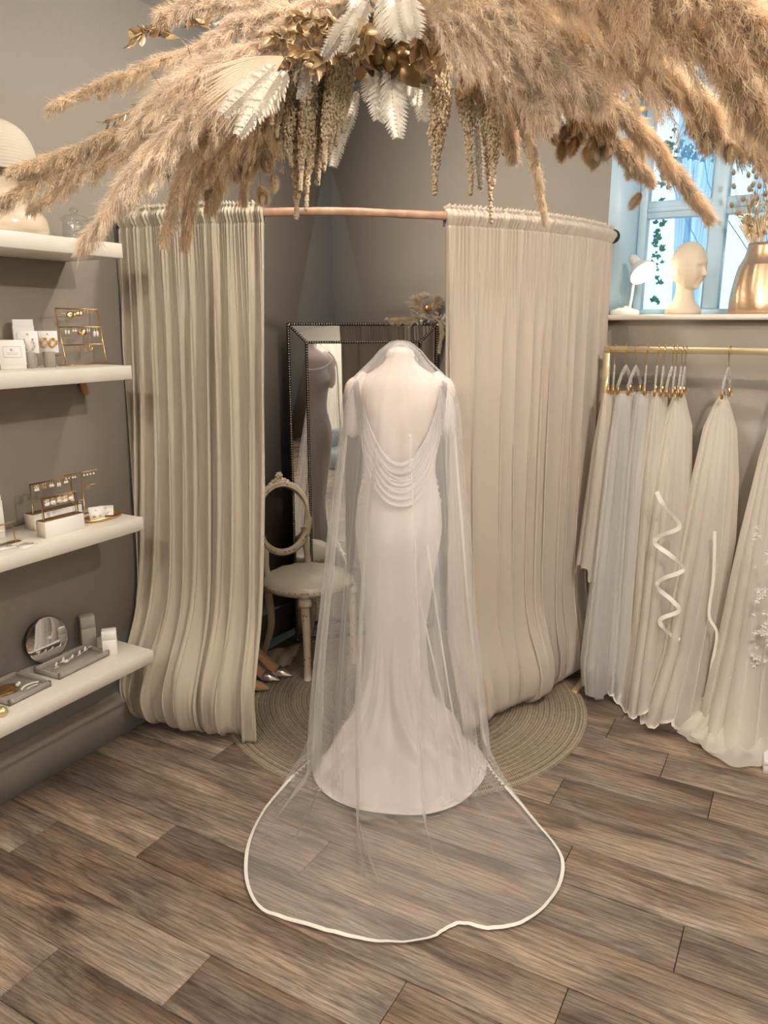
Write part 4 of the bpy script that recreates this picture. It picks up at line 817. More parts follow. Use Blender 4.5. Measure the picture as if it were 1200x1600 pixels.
# ---- veil
vl = thing('cathedral_veil', 'long sheer cathedral veil with satin edge draped over the mannequin and pooled on the floor', 'veil', MC + [0, 0, 0])
nsn, nt = 900, 170; s = np.linspace(-1, 1, nsn)
#   z, cu, cw, au, aw
ringk = np.array([(1.545, .000, .000, .012, .012), (1.538, .000, .000, .040, .035), (1.510, 0, .0, .078, .064), (1.47, 0, .0, .112, .080), (1.425, 0, .0, .160, .100), (1.385, 0, .0, .200, .118), (1.335, 0, 0, .222, .130), (1.24, 0, .01, .232, .145), (1.10, -.002, .03, .245, .165),
                  (.95, -.006, .05, .262, .19), (.75, -.010, .07, .285, .23), (.50, -.012, .078, .305, .265), (.28, -.01, .088, .322, .305), (.14, -.005, .096, .330, .345), (.065, .0, .102, .334, .385), (.035, 0, .108, .338, .42)])
El = [(-.335, .47), (-.40, .60), (-.455, .75), (-.48, .88), (-.480, 1.0), (-.455, 1.12), (-.40, 1.215), (-.30, 1.262), (-.18, 1.305), (-.056, 1.335), (.06, 1.325), (.118, 1.285), (.16, 1.27), (.23, 1.288), (.33, 1.262), (.42, 1.18), (.475, 1.08), (.490, .98), (.455, .86), (.40, .70), (.345, .55), (.325, .46)]
E2 = smooth_curve(np.array([(a, b, 0) for a, b in El]), nsn)[:, :2] - [0, SF]
warp = s + .030 * np.sin(s * 9.5 + .7) + .048 * np.sin(s * 21 + 1) * (.5 + .5 * np.cos(s * 4)) + .006 * np.sin(s * 47) 
pleat = np.sin(s * 30 + 2 * np.sin(s * 5)) * .6 + np.sin(s * 52 + 1) * .2
th0, th1 = math.radians(205), math.radians(-22)
rowsv = []
lev = np.linspace(0, len(ringk) - 1, 105)
for q in lev:
    i = min(int(q), len(ringk) - 2); f_ = q - i; kz = ringk[i] * (1 - f_) + ringk[i + 1] * f_
    z_, cu, cw_, au, aw = kz; drop = np.clip((1.5 - z_) / 1.1, 0, 1)
    sw = s + (warp - s) * np.clip(drop * 1.6, 0, 1) * (1 + .25 * np.sin(z_ * 3)); th = th0 + (th1 - th0) * (sw + 1) / 2
    r_m = 1 + (pleat * (.02 + .075 * drop) + .05 * drop * np.sin(s * 13 + 2 + z_ * 1.2))
    lastuw = (cu + au * r_m * np.cos(th), cw_ + aw * r_m * np.sin(th))
    rowsv.append(MW(cu + au * r_m * np.cos(th), cw_ + aw * r_m * np.sin(th), z_ + 0 * s))
Fu, Fw = lastuw
rr_ = np.random.RandomState(7)
for j in range(1, 66):
    t_ = j / 65; ease = t_
    U_ = Fu + (E2[:, 0] - Fu) * ease; W_ = Fw + (E2[:, 1] - Fw) * ease
    inside = np.clip(1 - (np.maximum(0, ((U_ / .34) ** 2 + ((W_ - .08) / .42) ** 2)) - .75) / .45, 0, 1)
    zf = .0145 + .030 * inside + (.010 * np.clip(np.sin(s * 26 + 3 * np.sin(s * 4)), 0, 1) ** 4 * (1 - t_) + .018 * (1 - t_) ** 3)
    zf = zf + .005 * (np.gradient(warp, s) < 0) * (1 - t_)
    for sc0, am, wd in ((-.62, .030, .020), (-.20, .035, .016), (-.14, .02, .010), (.56, .035, .03), (.66, .03, .018), (-.45, .02, .012)):
        zf = zf + am * np.exp(-((s - sc0 - .03 * t_) / wd) ** 2) * np.clip(1 - t_ * 1.25, 0, 1) ** .8
    rowsv.append(MW(U_, W_, zf * (1 - t_ ** 6) + .006 * t_ ** 6))
AV = np.array(rowsv); AV[..., 2] = np.maximum(AV[..., 2], .006)
GP = np.array(rows[n1 + 5:]).reshape(-1, 3); HG = np.zeros((140, 140)); gi = lambda P: (np.clip(((P[..., 0] - MC[0] + 1.05) / .015).astype(int), 0, 139), np.clip(((P[..., 1] - MC[1] + 1.05) / .015).astype(int), 0, 139))
np.maximum.at(HG, gi(GP), np.where(GP[:, 2] < .25, GP[:, 2], 0))
for _ in range(3): HG = np.maximum.reduce([HG] + [np.roll(HG, (a1, b1), (0, 1)) for a1 in (-1, 0, 1) for b1 in (-1, 0, 1)])
for _ in range(3): HG = sum(np.roll(HG, (a1, b1), (0, 1)) for a1 in (-1, 0, 1) for b1 in (-1, 0, 1)) / 9
lift = HG[gi(AV)]; low = np.clip((.35 - AV[..., 2]) / .1, 0, 1); AV[..., 2] = np.where(low > 0, np.maximum(AV[..., 2], (lift + .014) * (lift > .004)), AV[..., 2])
G().grid(AV).build('veil_tulle', M['veil'], vl)
A2 = AV[:100:2].copy(); A2 = np.array([MC + (np.roll(r_2, 37, 0) - MC) * [.95, .95, 1] - [0, 0, .004] for r_2 in A2])[:, 110:-130]
G().grid(A2).build('inner_tier', M['tier'], vl)
A3 = np.array([MC + (np.roll(r_2, -23, 0) - MC) * [.98, .98, 1] - [0, 0, .008] for r_2 in AV[:104:2]])[:, 290:-300]
G().grid(A3).build('inner_tier', M['tier'], vl)
# satin edge
def ribbon(P, w_, nrm_, name, parent, m=None):
    P = np.array(P); T = nrm(np.gradient(P, axis=0)); Sd = nrm(np.cross(T, nrm_)); return G().grid(np.stack([P - Sd * w_ / 2, P + Sd * w_ / 2], 0)).build(name, m or M['satin'], parent)
hem = AV[-1].copy(); hem[:, 2] = .009 + .004 * np.abs(ns(s * 25, 4)); ribbon(hem[::3], .011, np.array([0, 0, 1.]) + 0 * hem[::3] + .35 * np.stack([np.sin(s[::3] * 11), np.cos(s[::3] * 11), 0 * s[::3]], -1), 'satin_edge', vl)
for col in (0, -1):
    ed = AV[28:, col].copy(); ed = ed + (ed - MC)[:, :] * [0.006, .006, 0]; ribbon(ed[::3], .009, -HD + 0 * ed[::3], 'satin_edge', vl)
# thin inner edge seen through the veil at the right
for P in ([(.10, .23, .80), (.155, .22, .45), (.20, .23, .2), (.235, .24, .09)], [(.07, .24, .60), (.135, .22, .35), (.19, .24, .16), (.21, .25, .12)]):
    c_ = smooth_curve(P, 30); ribbon(MW(c_[:, 0], c_[:, 1], c_[:, 2]), .006, -HD + 0 * c_, 'satin_edge', vl)
# ================================================================ CLOTHES RACK + VEILS
YR = -.225; ZT = 1.503
rack = thing('garment_rack', 'pale gold square tube garment rack under the window', 'rack', (1.513, YR, 0))
G().box((2.35, YR, ZT), (1.70, .022, .026), b=.002).build('top_rail', M['palegold'], rack, smooth=False)
for x_ in (1.513, 3.19):
    G().box((x_, YR, ZT / 2), (.026, .022, ZT - .028), b=.002).build('post', M['palegold'], rack, smooth=False); G().box((x_, YR, .012), (.026, .40, .022), b=.002).build('foot', M['palegold'], rack, smooth=False)
G().box((2.35, YR, .05), (1.64, .015, .015), b=.002).build('lower_rail', M['palegold'], rack, smooth=False)
hooks = [1.524, 1.545, 1.592, 1.633, 1.674, 1.717, 1.742, 1.775, 1.789, 1.810, 1.824, 1.985, 2.19]
hlab = ['leftmost clear clip hanger at the rack post', 'second clear clip hanger from the rack post', 'third clear clip hanger from the rack post', 'fourth clear clip hanger from the rack post', 'fifth clear clip hanger from the rack post', 'sixth clear clip hanger from the rack post',
        'seventh clear clip hanger from the rack post', 'eighth clear hanger, first of the tight cluster on the rail', 'ninth clear hanger, second of the tight cluster on the rail', 'tenth clear hanger, third of the tight cluster on the rail', 'last clear hanger of the tight cluster on the rail', 'lone gold hanger holding the single veil right of the cluster', 'hanger at the right edge holding the flower trimmed veil']
def make_hanger(clear=True):
    t = thing('hanger', '', 'hanger', (0, 0, ZT))
    a_ = np.linspace(-.6, 3.5, 16); P = [(0, .018 * math.cos(q), .013 + .016 * math.sin(q) + .002) for q in a_][::-1]
    P = np.array([(0, .020 * math.cos(q), .0 + .020 * math.sin(q)) for q in np.linspace(-.9, math.pi + .1, 18)][::1]); P = np.vstack([P, [(0, -.006, -.03), (0, 0, -.045), (0, 0, -.075)]]); P = smooth_curve(P, 40); P[:, 2] += ZT + 0
    G().tube(P, .0019, 6).build('hook', M['gold'], t)
    for s_ in (-1, 1):
        A = np.array([(0, 0, ZT - .072), (0, s_ * .045, ZT - .098), (0, s_ * .092, ZT - .150)])
        g = G(); 
        for a1, b1 in zip(A[:-1], A[1:]):
            dd = nrm(b1 - a1); g.box((a1 + b1) / 2, (.007, .022, np.linalg.norm(b1 - a1) + .004), R=basis(dd, (1, 0, 0))[:, [0, 1, 2]] if False else np.array([(1, 0, 0), np.cross(dd, (1, 0, 0)), dd]).T, b=.002)
        g.build('arm', M['acrylic'] if clear else M['gold'], t, smooth=False)
        G().box((0, s_ * .080, ZT - .165), (.012, .014, .034), b=.003).tube([(0, s_ * .080, ZT - .14), (0, s_ * .080, ZT - .15)], .002, 6).tube([(.008, s_ * .080, ZT - .150), (.014, s_ * .080, ZT - .185)], .0018, 6).build('clip', M['gold'], t, smooth=False)
    return t
h0 = make_hanger()
rngh = random.Random(2)
for i, x_ in enumerate(hooks):
    t = h0 if i == 0 else copy_tree(h0); t.location = (x_, YR, ZT); t.rotation_euler.z = rngh.uniform(-.12, .25); tag(t, hlab[i] + '', 'hanger', 'hangers on the gold rack')
def hang_veil(label, x, top, bot, prof_, m, seed, folds=13, y0=YR, hem=None, group='veils on the gold rack', lean=0):
    """prof_: list of (z, rx, ry, dx, dy); closed pleated cone of net"""
    t = thing('hanging_veil', label, 'veil', (x, y0, bot), group=group); K_ = np.array(prof_); zs = np.linspace(top, bot, 90); na = 320; a_ = np.linspace(0, 6.28318, na, endpoint=False)
    o_ = np.argsort(K_[:, 0]); K_ = K_[o_]; rw = []
    for z_ in zs:
        rx, ry, dx, dy = [np.interp(z_, K_[:, 0], K_[:, q]) for q in (1, 2, 3, 4)]; dr = np.clip((top - z_) / .7, 0, 1)
        am = .05 + .17 * dr; f_ = .7 * np.sin(a_ * (folds - 4) + 1.8 * np.sin(a_ * 3 + seed) + .5 * z_) + .6 * np.sin(a_ * 5 + seed * 2 + z_) + .35 * np.sin(a_ * (folds + 6) + 2 * np.sin(a_ * 2) + seed); aw = a_ + .10 * dr * np.sin(a_ * folds + seed + 1.2)
        r = 1 + f_ * am * .5
        zz_ = z_ + (.03 * np.sin(a_ * 3 + seed) + .015 * np.sin(a_ * 8 + seed)) * np.clip((bot + .3 - z_) / .3, 0, 1)
        rw.append(np.stack([x + dx + rx * r * np.cos(aw), y0 + dy + ry * r * np.sin(aw), np.maximum(.012, zz_)], -1))
    A = np.array(rw); A[..., 1] = np.minimum(A[..., 1], -.03); G().grid(A, cv=True).build('veil_net', m, t)
    if hem: ribbon(np.vstack([A[-1][::4], A[-1][:1]]), hem, np.array([0, -1., .3]) + 0 * np.vstack([A[-1][::4], A[-1][:1]]), 'satin_edge', t)
    return t, A
zt_ = ZT - .175
hang_veil('short white fingertip veil hanging nearest the rack post', 1.535, zt_, .56, [(zt_, .022, .095, 0, 0), (1.1, .045, .12, -.005, 0), (.56, .062, .15, -.02, -.02)], M['rackveil'], 1, 9)
hang_veil('long white tulle veil on the second and third hangers with pooled hem', 1.60, zt_, .02, [(zt_, .035, .09, 0, 0), (1.1, .055, .13, 0, 0), (.5, .075, .17, .0, -.02), (.15, .085, .2, .0, -.05), (.02, .07, .16, .0, -.06)], M['rackveil2'], 2, 13)
hang_veil('long cool white tulle veil hanging fourth along the rack', 1.675, zt_, .05, [(zt_, .033, .09, 0, 0), (1.0, .05, .13, 0, 0), (.4, .06, .16, .01, 0), (.05, .07, .18, .02, -.02)], M['rackveil2'], 3, 11, hem=.012)
hang_veil('cream tulle veil with satin edge behind the ribbon trimmed veil', 1.735, zt_ + .01, .10, [(zt_ + .01, .028, .08, 0, 0), (1.0, .06, .12, 0, 0), (.4, .07, .16, .01, 0), (.1, .08, .17, .02, -.01)], M['rackveil'], 4, 11, hem=.010)
t5, A5 = hang_veil('ivory tulle veil with zigzag satin ribbon at the end of the cluster', 1.812, zt_ + .005, .04, [(zt_, .02, .05, 0, 0), (1.2, .06, .08, .0, 0), (.9, .085, .12, .0, -.02), (.4, .095, .17, 0, -.04), (.04, .11, .22, .0, -.08)], M['rackveil'], 5, 13, hem=.012)
P = []
for k, (px, py) in enumerate([(1026, 768), (1036, 788), (1062, 822), (1030, 838), (1024, 850), (1048, 868), (1068, 890), (1034, 905), (1028, 918), (1052, 940), (1060, 955), (1032, 968), (1040, 985), (1062, 1000)]): P.append(atY(px, py, -.455))
c_ = smooth_curve(P, 110); ribbon(c_, .017, np.stack([.6 * np.sin(np.arange(110) * .35), -1 + 0 * np.arange(110), .4 * np.cos(np.arange(110) * .35)], -1), 'zigzag_ribbon', t5)
t6, A6 = hang_veil('single ivory tulle veil hanging alone right of the cluster', 1.975, 1.335, .03, [(1.335, .006, .01, .0, 0), (1.30, .028, .035, 0, 0), (1.2, .062, .07, 0, 0), (1.0, .085, .12, 0, -.01), (.75, .10, .14, -.005, -.02), (.3, .10, .18, -.03, -.06), (.03, .125, .24, -.06, -.12)], M['rackveil'], 6, 13, hem=.012)
P = [atY(px, py, -.42) for px, py in ((1117, 830), (1115, 900), (1108, 960), (1120, 990), (1112, 1040), (1110, 1062), (1124, 1072), (1098, 1092), (1090, 1108))]; c_ = smooth_curve(P, 60); ribbon(c_, .011, np.array([.2, -1, .2]) + 0 * c_, 'satin_edge', t6)
t7, A7 = hang_veil('long ivory veil with white flower appliques at the right edge of the rack', 2.19, 1.33, .03, [(1.33, .01, .02, .0, 0), (1.25, .035, .05, 0, 0), (1.1, .06, .08, 0, 0), (.8, .09, .12, .0, -.02), (.4, .12, .18, .0, -.06), (.03, .16, .26, .0, -.16)], M['rackveil'], 7, 15, group=None)
# flower appliques
r_ = np.random.RandomState(11)
for k in range(46):
    if k < 18: px, py = r_.uniform(1178, 1200), r_.uniform(820, 1000)
    else:
        f_ = r_.uniform(0, 1); px = 1194 - 45 * f_ + r_.normal(0, 7); py = 1000 + 90 * f_ + r_.normal(0, 10)
    p = atY(px, py, -.50); g = G(); s_ = r_.uniform(.006, .012)
    for q in range(5):
        a_ = q * 1.2566 + r_.uniform(0, 1); dv = nrm(np.array([math.cos(a_), -.45, math.sin(a_)])); g.ball(p + dv * s_ * .7, (s_ * .45, s_ * .18, s_ * .7), 6, R=basis(dv))
    g.build('flower_applique', M['card'], t7)
# pooled net on the floor at right
pool = thing('pooled_veil_train', 'gathered white net train heaped on the floor at the right edge', 'veil', (1.95, -.75, 0)); 
u = np.linspace(0, 1, 150); U, V = np.meshgrid(u, u, indexing='ij')
for lay in range(3):
    a_ = U * 6.283; rr_ = np.sqrt(V) ; R0 = (.25 + .03 * np.sin(a_ * 3 + lay) + .02 * np.sin(a_ * 7 + lay * 2) + .008 * np.sin(a_ * 19)) * (1 - .1 * lay)
    cxy = atZ(1143, 1150, 0); X_ = cxy[0] + .03 + R0 * rr_ * np.cos(a_) * 1.1; Y_ = cxy[1] + .03 + R0 * rr_ * np.sin(a_) * .95; Z_ = .014 + (.13 - .03 * lay) * (1 - rr_ ** 2) + .018 * (np.sin(a_ * 9 + rr_ * 7 + lay) + np.sin(a_ * 17 - rr_ * 5 + lay * 2)) * (.3 + rr_ * .5) * (1 - rr_ ** 6) + .012 * lay
    G().grid(np.stack([X_, Y_, np.maximum(Z_, .008)], -1)).build('net_layer', M['rackveil'], pool)
wb = atZ(1190, 1200, 0); vbox('storage_box', 'low white box beside the pooled net at the right edge', (wb[0] + .08, wb[1] + .03, 0), (.16, .12, .05), .1, M['card'])
# ================================================================ WINDOW SILL THINGS
zs = WZ0
# mannequin head
hc = np.array([1.757, .10, zs]); hr = math.radians(-26)
hm = thing('display_head', 'bald beige display head on the sill turned towards the vase', 'mannequin head', hc, hr)
th = np.linspace(.01, math.pi - .01, 90); a_ = np.linspace(-math.pi, math.pi, 140, endpoint=False); TH_, AZ = np.meshgrid(th, a_, indexing='ij'); EL = math.pi / 2 - TH_
def gb(az, el, sa, se): return np.exp(-((np.angle(np.exp(1j * (AZ - az)))) / sa) ** 2 - ((EL - el) / se) ** 2)
front = gb(0, -.35, .9, .8)
r = 1 - .10 * gb(0, -.2, 1.0, .9) + .17 * gb(0, -.33, .13, .11) + .09 * gb(0, -.2, .09, .16) + .05 * gb(0, .18, .6, .14) - .085 * gb(.36, -.06, .2, .10) - .085 * gb(-.36, -.06, .2, .10) + .035 * gb(.36, -.07, .12, .05) + .035 * gb(-.36, -.07, .12, .05) \
    + .06 * gb(0, -.60, .2, .05) + .055 * gb(0, -.70, .18, .045) + .15 * gb(0, -.95, .30, .16) + .05 * gb(.6, -.38, .3, .25) + .05 * gb(-.6, -.38, .3, .25) - .03 * gb(0, -.50, .10, .05) - .03 * gb(0, -.645, .2, .02)
r = r - .16 * np.exp(-((EL + 1.0) / .5) ** 2) * (np.cos(AZ) < 0.25) * np.clip(.5 - np.cos(AZ), 0, 1)
for sg in (1, -1): r = r + .07 * gb(sg * 1.62, -.22, .13, .22) - .05 * gb(sg * 1.56, -.2, .06, .12)
X_ = .084 * r * np.sin(TH_) * np.cos(AZ) ; Y_ = .068 * r * np.sin(TH_) * np.sin(AZ); Z_ = .104 * r * np.cos(TH_)
HR = rotz(hr); A = np.stack([X_, Y_, Z_ + .200], -1) @ HR.T + hc
g = G().grid(A, cv=True)
pr = [(0, 0), (.066, 0), (.074, .006), (.074, .022), (.066, .035), (.050, .052), (.041, .075), (.037, .10), (.038, .13), (.043, .16), (.03, .175), (0, .18)]
pr = smooth_curve(np.array([(x_, y_, 0) for x_, y_ in pr[1:]]), 40)[:, :2]; pr = np.vstack([[(0, 0)], pr])
g.lathe(pr, 60, hc + HR @ np.array([-.010, 0, 0])); o = g.build('head_and_neck', M['foam'], hm); md = o.modifiers.new('r', 'REMESH'); md.mode = 'VOXEL'; md.voxel_size = .0028; md.use_smooth_shade = True
# desk lamp
lc = np.array([1.502, .085, zs]); dl = thing('desk_lamp', 'small white bendy neck desk lamp lit on the window sill', 'lamp', lc)
G().lathe([(0, 0), (.060, 0), (.064, .004), (.064, .014), (.058, .022), (.040, .026), (.030, .032), (0, .033)], 40, lc).build('lamp_base', M['plastic'], dl)
G().ball(lc + [.01, -.02, .034], (.012, .008, .006), 8).build('switch', M['plastic'], dl)
cap_ = atY(989, 404, .10); op = atY(1010, 432, .07)
ax = nrm(op - cap_ + np.array([0, -.02, 0])); neckP = smooth_curve([lc + [.022, 0, .03], lc + [.028, .0, .09], lc + [.030, .005, .15], cap_ + ax * .03 - UP * .012], 20)
G().tube(neckP, .0065, 10).build('bendy_neck', M['plastic'], dl)
Rl = basis(ax); pr = [(.0, -.012), (.016, -.010), (.022, 0), (.023, .035), (.024, .045), (.036, .058), (.052, .074), (.060, .092), (.0615, .098), (.060, .098), (.050, .076), (.034, .061), (.020, .048)]
G().lathe(pr, 40, cap_, Rl, cap=False).build('lamp_shade', M['plastic'], dl)
G().ball(cap_ + ax * .076, (.026, .026, .030), 20, R=Rl).build('bulb', M['bulb'], dl)
ld = bpy.data.lights.new('desk_bulb', 'POINT'); ld.energy = .9; ld.color = (1, .8, .55); ld.shadow_soft_size = .03; lo = bpy.data.objects.new('desk_bulb', ld); lo.location = cap_ + ax * .125; C.objects.link(lo); lo.parent = None
G().tube(smooth_curve([lc + [-.05, 0, .006], lc + [-.085, -.02, .012], lc + [-.09, -.08, .008]], 12), .0015, 5).build('cord', M['plastic'], dl)
# copper vase
vc = np.array([2.052, .13, zs]); vs = thing('copper_vase', 'large dented copper vase at the right end of the window sill', 'vase', vc)
def dent(z_, a_): return .018 * np.sin(a_ * 11 + 3 * np.sin(z_ * 9)) * np.clip((.28 - z_) / .1, 0, 1) + .01 * np.sin(a_ * 5 + z_ * 14)
pr = smooth_curve(np.array([(x_, y_, 0) for x_, y_ in [(.115, 0), (.124, .008), (.127, .03), (.124, .07), (.116, .12), (.106, .17), (.098, .20)]]), 30)[:, :2]
pr = np.vstack([[(0, 0)], pr, [(.0955, .203), (.084, .225), (.078, .245), (.074, .27), (.072, .285), (.070, .285), (.072, .26), (.075, .20)]])
G().lathe(pr, 110, vc, flute=dent, cap=False).build('vase_body', M['copper'], vs)
# ================================================================ DRIED FLOWERS
def fibres(seed, base, dirs, ln, wd):
    rs = np.random.RandomState(seed); n = len(base); side = nrm(np.cross(dirs, rs.normal(size=(n, 3)))) * wd[:, None] / 2
    V = np.stack([base - side, base + side, base + dirs * ln[:, None]], 1).reshape(-1, 3); F = np.arange(n * 3).reshape(-1, 3); return V, F
def plume(pts, W, n, fl, seed, droop=.35, nb=150, fw=.0009, spread=.42, start=.0):
    """feathery pampas head along the curve pts"""
    rs = np.random.RandomState(seed); cv = smooth_curve(pts, 60); tg = nrm(np.gradient(cv, axis=0)); L_ = np.linalg.norm(np.diff(cv, axis=0), axis=1).sum()
    t_ = np.sort(rs.uniform(start, 1, nb)); ii = t_ * 59; i0 = np.minimum(ii.astype(int), 58); fr = (ii - i0)[:, None]; P = cv[i0] * (1 - fr) + cv[i0 + 1] * fr; T = nrm(tg[i0] * (1 - fr) + tg[i0 + 1] * fr)
    tt = (t_ - start) / (1 - start); pf = np.clip(tt * 3 + .35, 0, 1) * np.clip((1 - tt) * 1.35, 0, 1) ** .75
    rad = rs.normal(size=(nb, 3)); rad = nrm(rad - T * (rad * T).sum(1, keepdims=True)); lb = (W * (1.1 + .9 * rs.rand(nb)) * (pf + .12) + .012)
    d0 = nrm(T * (1.0 + .5 * tt[:, None]) + rad * spread * (.4 + 1.1 * rs.rand(nb, 1))); m = max(1, n // nb)
    B = np.repeat(np.arange(nb), m); s_ = rs.uniform(0, 1, nb * m); dn = np.array([0, 0, -1.])
    base = P[B] + d0[B] * (lb[B] * s_)[:, None] + dn * (droop * lb[B] * s_ ** 2)[:, None]
    tanb = nrm(d0[B] + dn * (2 * droop * s_)[:, None]); dirs = nrm(tanb + rs.normal(size=(nb * m, 3)) * .38 + dn * .12)
    ln = fl * (.5 + rs.rand(nb * m)) * (1 - .45 * s_); base = base + rs.normal(size=base.shape) * .0018
    V, F = fibres(seed + 1, base, dirs, ln, np.full(nb * m, fw) * (.6 + .8 * rs.rand(nb * m)))
    g = G().add(V, F); return g, cv
ch_c = atD(612, 75, 1.5)
cd_ = thing('pampas_cloud', 'hanging cloud of pampas grass and dried flowers in front of the ceiling', 'dried flower arrangement', ch_c)
G().tube([ch_c + [0, 0, .05], (ch_c[0], ch_c[1], H)], .0015, 6).build('hanging_cord', M['thread'], cd_)
seedc = [100]
def PL(pts, W, n, m, fl=.022, droop=.3, nb=150, spread=.42, fw=.0009, stem=True, lab=None, start=0):
    seedc[0] += 3; P = [atD(*p) for p in pts]; g, cv = plume(P, W * .62, int(n * .9), fl, seedc[0], droop, nb, fw, spread, start)
    o = g.build('pampas_plume', M[m], cd_, smooth=False, label=lab)
    if stem: G().tube(cv[::6], .0016, 5).build('stem', M['stem'], o)
    return o
# left-hand side
PL([(360, 60, 1.55), (250, 95, 1.5), (160, 130, 1.42), (82, 166, 1.36)], .036, 16000, 'pampas', .016, .25, 120, .35)
PL([(380, 90, 1.5), (250, 165, 1.42), (130, 225, 1.34), (20, 262, 1.27)], .036, 18000, 'pampas', .013, .5, 130, .34)
PL([(340, 120, 1.5), (200, 200, 1.4), (90, 260, 1.32), (-18, 322, 1.26)], .040, 20000, 'pampas', .013, .6, 130, .36)
PL([(360, 150, 1.5), (230, 220, 1.4), (130, 270, 1.34), (52, 322, 1.3)], .030, 14000, 'pampas', .012, .5, 110, .34)
PL([(560, 50, 1.5), (430, 70, 1.4), (300, 120, 1.32), (215, 200, 1.28)], .085, 42000, 'pampas_pale', .026, .25, 200, .55, .0008)
PL([(420, 90, 1.4), (310, 170, 1.3), (220, 255, 1.25), (134, 375, 1.22)], .062, 40000, 'pampas_pale', .022, .35, 190, .42, .0008)
PL([(400, 130, 1.45), (340, 190, 1.36), (290, 260, 1.33), (258, 362, 1.3)], .045, 20000, 'pampas', .015, .5, 130, .35)
PL([(420, 150, 1.45), (370, 210, 1.38), (310, 280, 1.35), (290, 372, 1.33)], .040, 18000, 'pampas_tan', .015, .4, 130, .35)
PL([(460, 120, 1.5), (410, 190, 1.46), (360, 240, 1.43), (330, 310, 1.4)], .050, 20000, 'pampas_tan', .018, .5, 130, .45)
PL([(470, 20, 1.65), (400, 8, 1.6), (320, 5, 1.55), (258, 22, 1.5)], .055, 20000, 'pampas_pale', .024, .2, 120, .5)
PL([(560, 0, 1.5), (470, 15, 1.45), (380, 40, 1.4), (300, 85, 1.36)], .06, 26000, 'pampas_pale', .022, .2, 150, .5)
PL([(450, 140, 1.5), (440, 200, 1.48), (400, 240, 1.46), (380, 300, 1.45)], .035, 12000, 'pampas_tan', .014, .5, 90, .4)
# right-hand side
PL([(640, 20, 1.4), (730, 30, 1.32), (830, 60, 1.27), (930, 140, 1.24)], .085, 40000, 'pampas_pale', .026, .45, 190, .55, .0008)
PL([(690, 10, 1.4), (760, 60, 1.32), (810, 110, 1.3), (850, 180, 1.28)], .060, 26000, 'pampas_pale', .024, .5, 150, .55, .0008)
PL([(780, 20, 1.35), (920, 60, 1.25), (1050, 120, 1.18), (1205, 245, 1.12)], .085, 52000, 'pampas', .028, .35, 230, .5, .0008)
PL([(800, 90, 1.4), (900, 140, 1.32), (1000, 200, 1.27), (1100, 325, 1.22)], .055, 36000, 'pampas_tan', .022, .3, 180, .36, .0008)
PL([(760, 110, 1.45), (850, 150, 1.38), (930, 190, 1.34), (1010, 270, 1.3)], .045, 22000, 'pampas_tan', .018, .4, 140, .4)
PL([(620, -30, 1.4), (760, -25, 1.3), (900, -10, 1.22), (1010, 60, 1.16)], .085, 36000, 'pampas', .026, .3, 170, .5)
PL([(900, -40, 1.2), (1010, 0, 1.08), (1110, 60, 1.0), (1200, 190, .95)], .085, 40000, 'pampas_tan', .028, .25, 190, .42)
PL([(960, -60, 1.15), (1080, -20, 1.0), (1180, 40, .92), (1280, 150, .88)], .090, 36000, 'pampas_tan', .03, .25, 170, .42)
PL([(780, 120, 1.45), (815, 180, 1.42), (835, 250, 1.4), (850, 338, 1.38)], .026, 14000, 'pampas', .010, .3, 120, .3)
PL([(500, -20, 1.55), (570, -30, 1.5), (640, -20, 1.45), (700, 0, 1.4)], .06, 18000, 'pampas_pale', .022, .3, 120, .5)
PL([(720, 60, 1.5), (760, 120, 1.48), (790, 170, 1.46), (800, 230, 1.45)], .045, 16000, 'pampas_tan', .018, .5, 110, .45)
# amaranthus strands
octF = np.array([[0, 2, 4], [2, 1, 4], [1, 3, 4], [3, 0, 4], [2, 0, 5], [1, 2, 5], [3, 1, 5], [0, 3, 5]]); octV = np.array([(1, 0, 0), (-1, 0, 0), (0, 1, 0), (0, -1, 0), (0, 0, 1), (0, 0, -1.)])
def amaranth(pts, rad, nb, seed, bs=.0021):
    rs = np.random.RandomState(seed); cv = smooth_curve([atD(*p) for p in pts], 50); t_ = rs.uniform(0, 1, nb); P = cv[(t_ * 49).astype(int)]; prof_ = np.clip((1 - t_) * 2.2, .25, 1) * (.65 + .35 * np.sin(t_ * 60) ** 2)
    off = nrm(rs.normal(size=(nb, 3))) * (rad * prof_ * np.sqrt(rs.rand(nb)))[:, None] * [1, 1, .6]; sz = bs * rs.uniform(.7, 1.5, nb)
    V = (P + off)[:, None] + octV[None] * sz[:, None, None] * [1, 1, 1.6]; F = octF[None] + (np.arange(nb) * 6)[:, None, None]; return G().add(V.reshape(-1, 3), F.reshape(-1, 3))
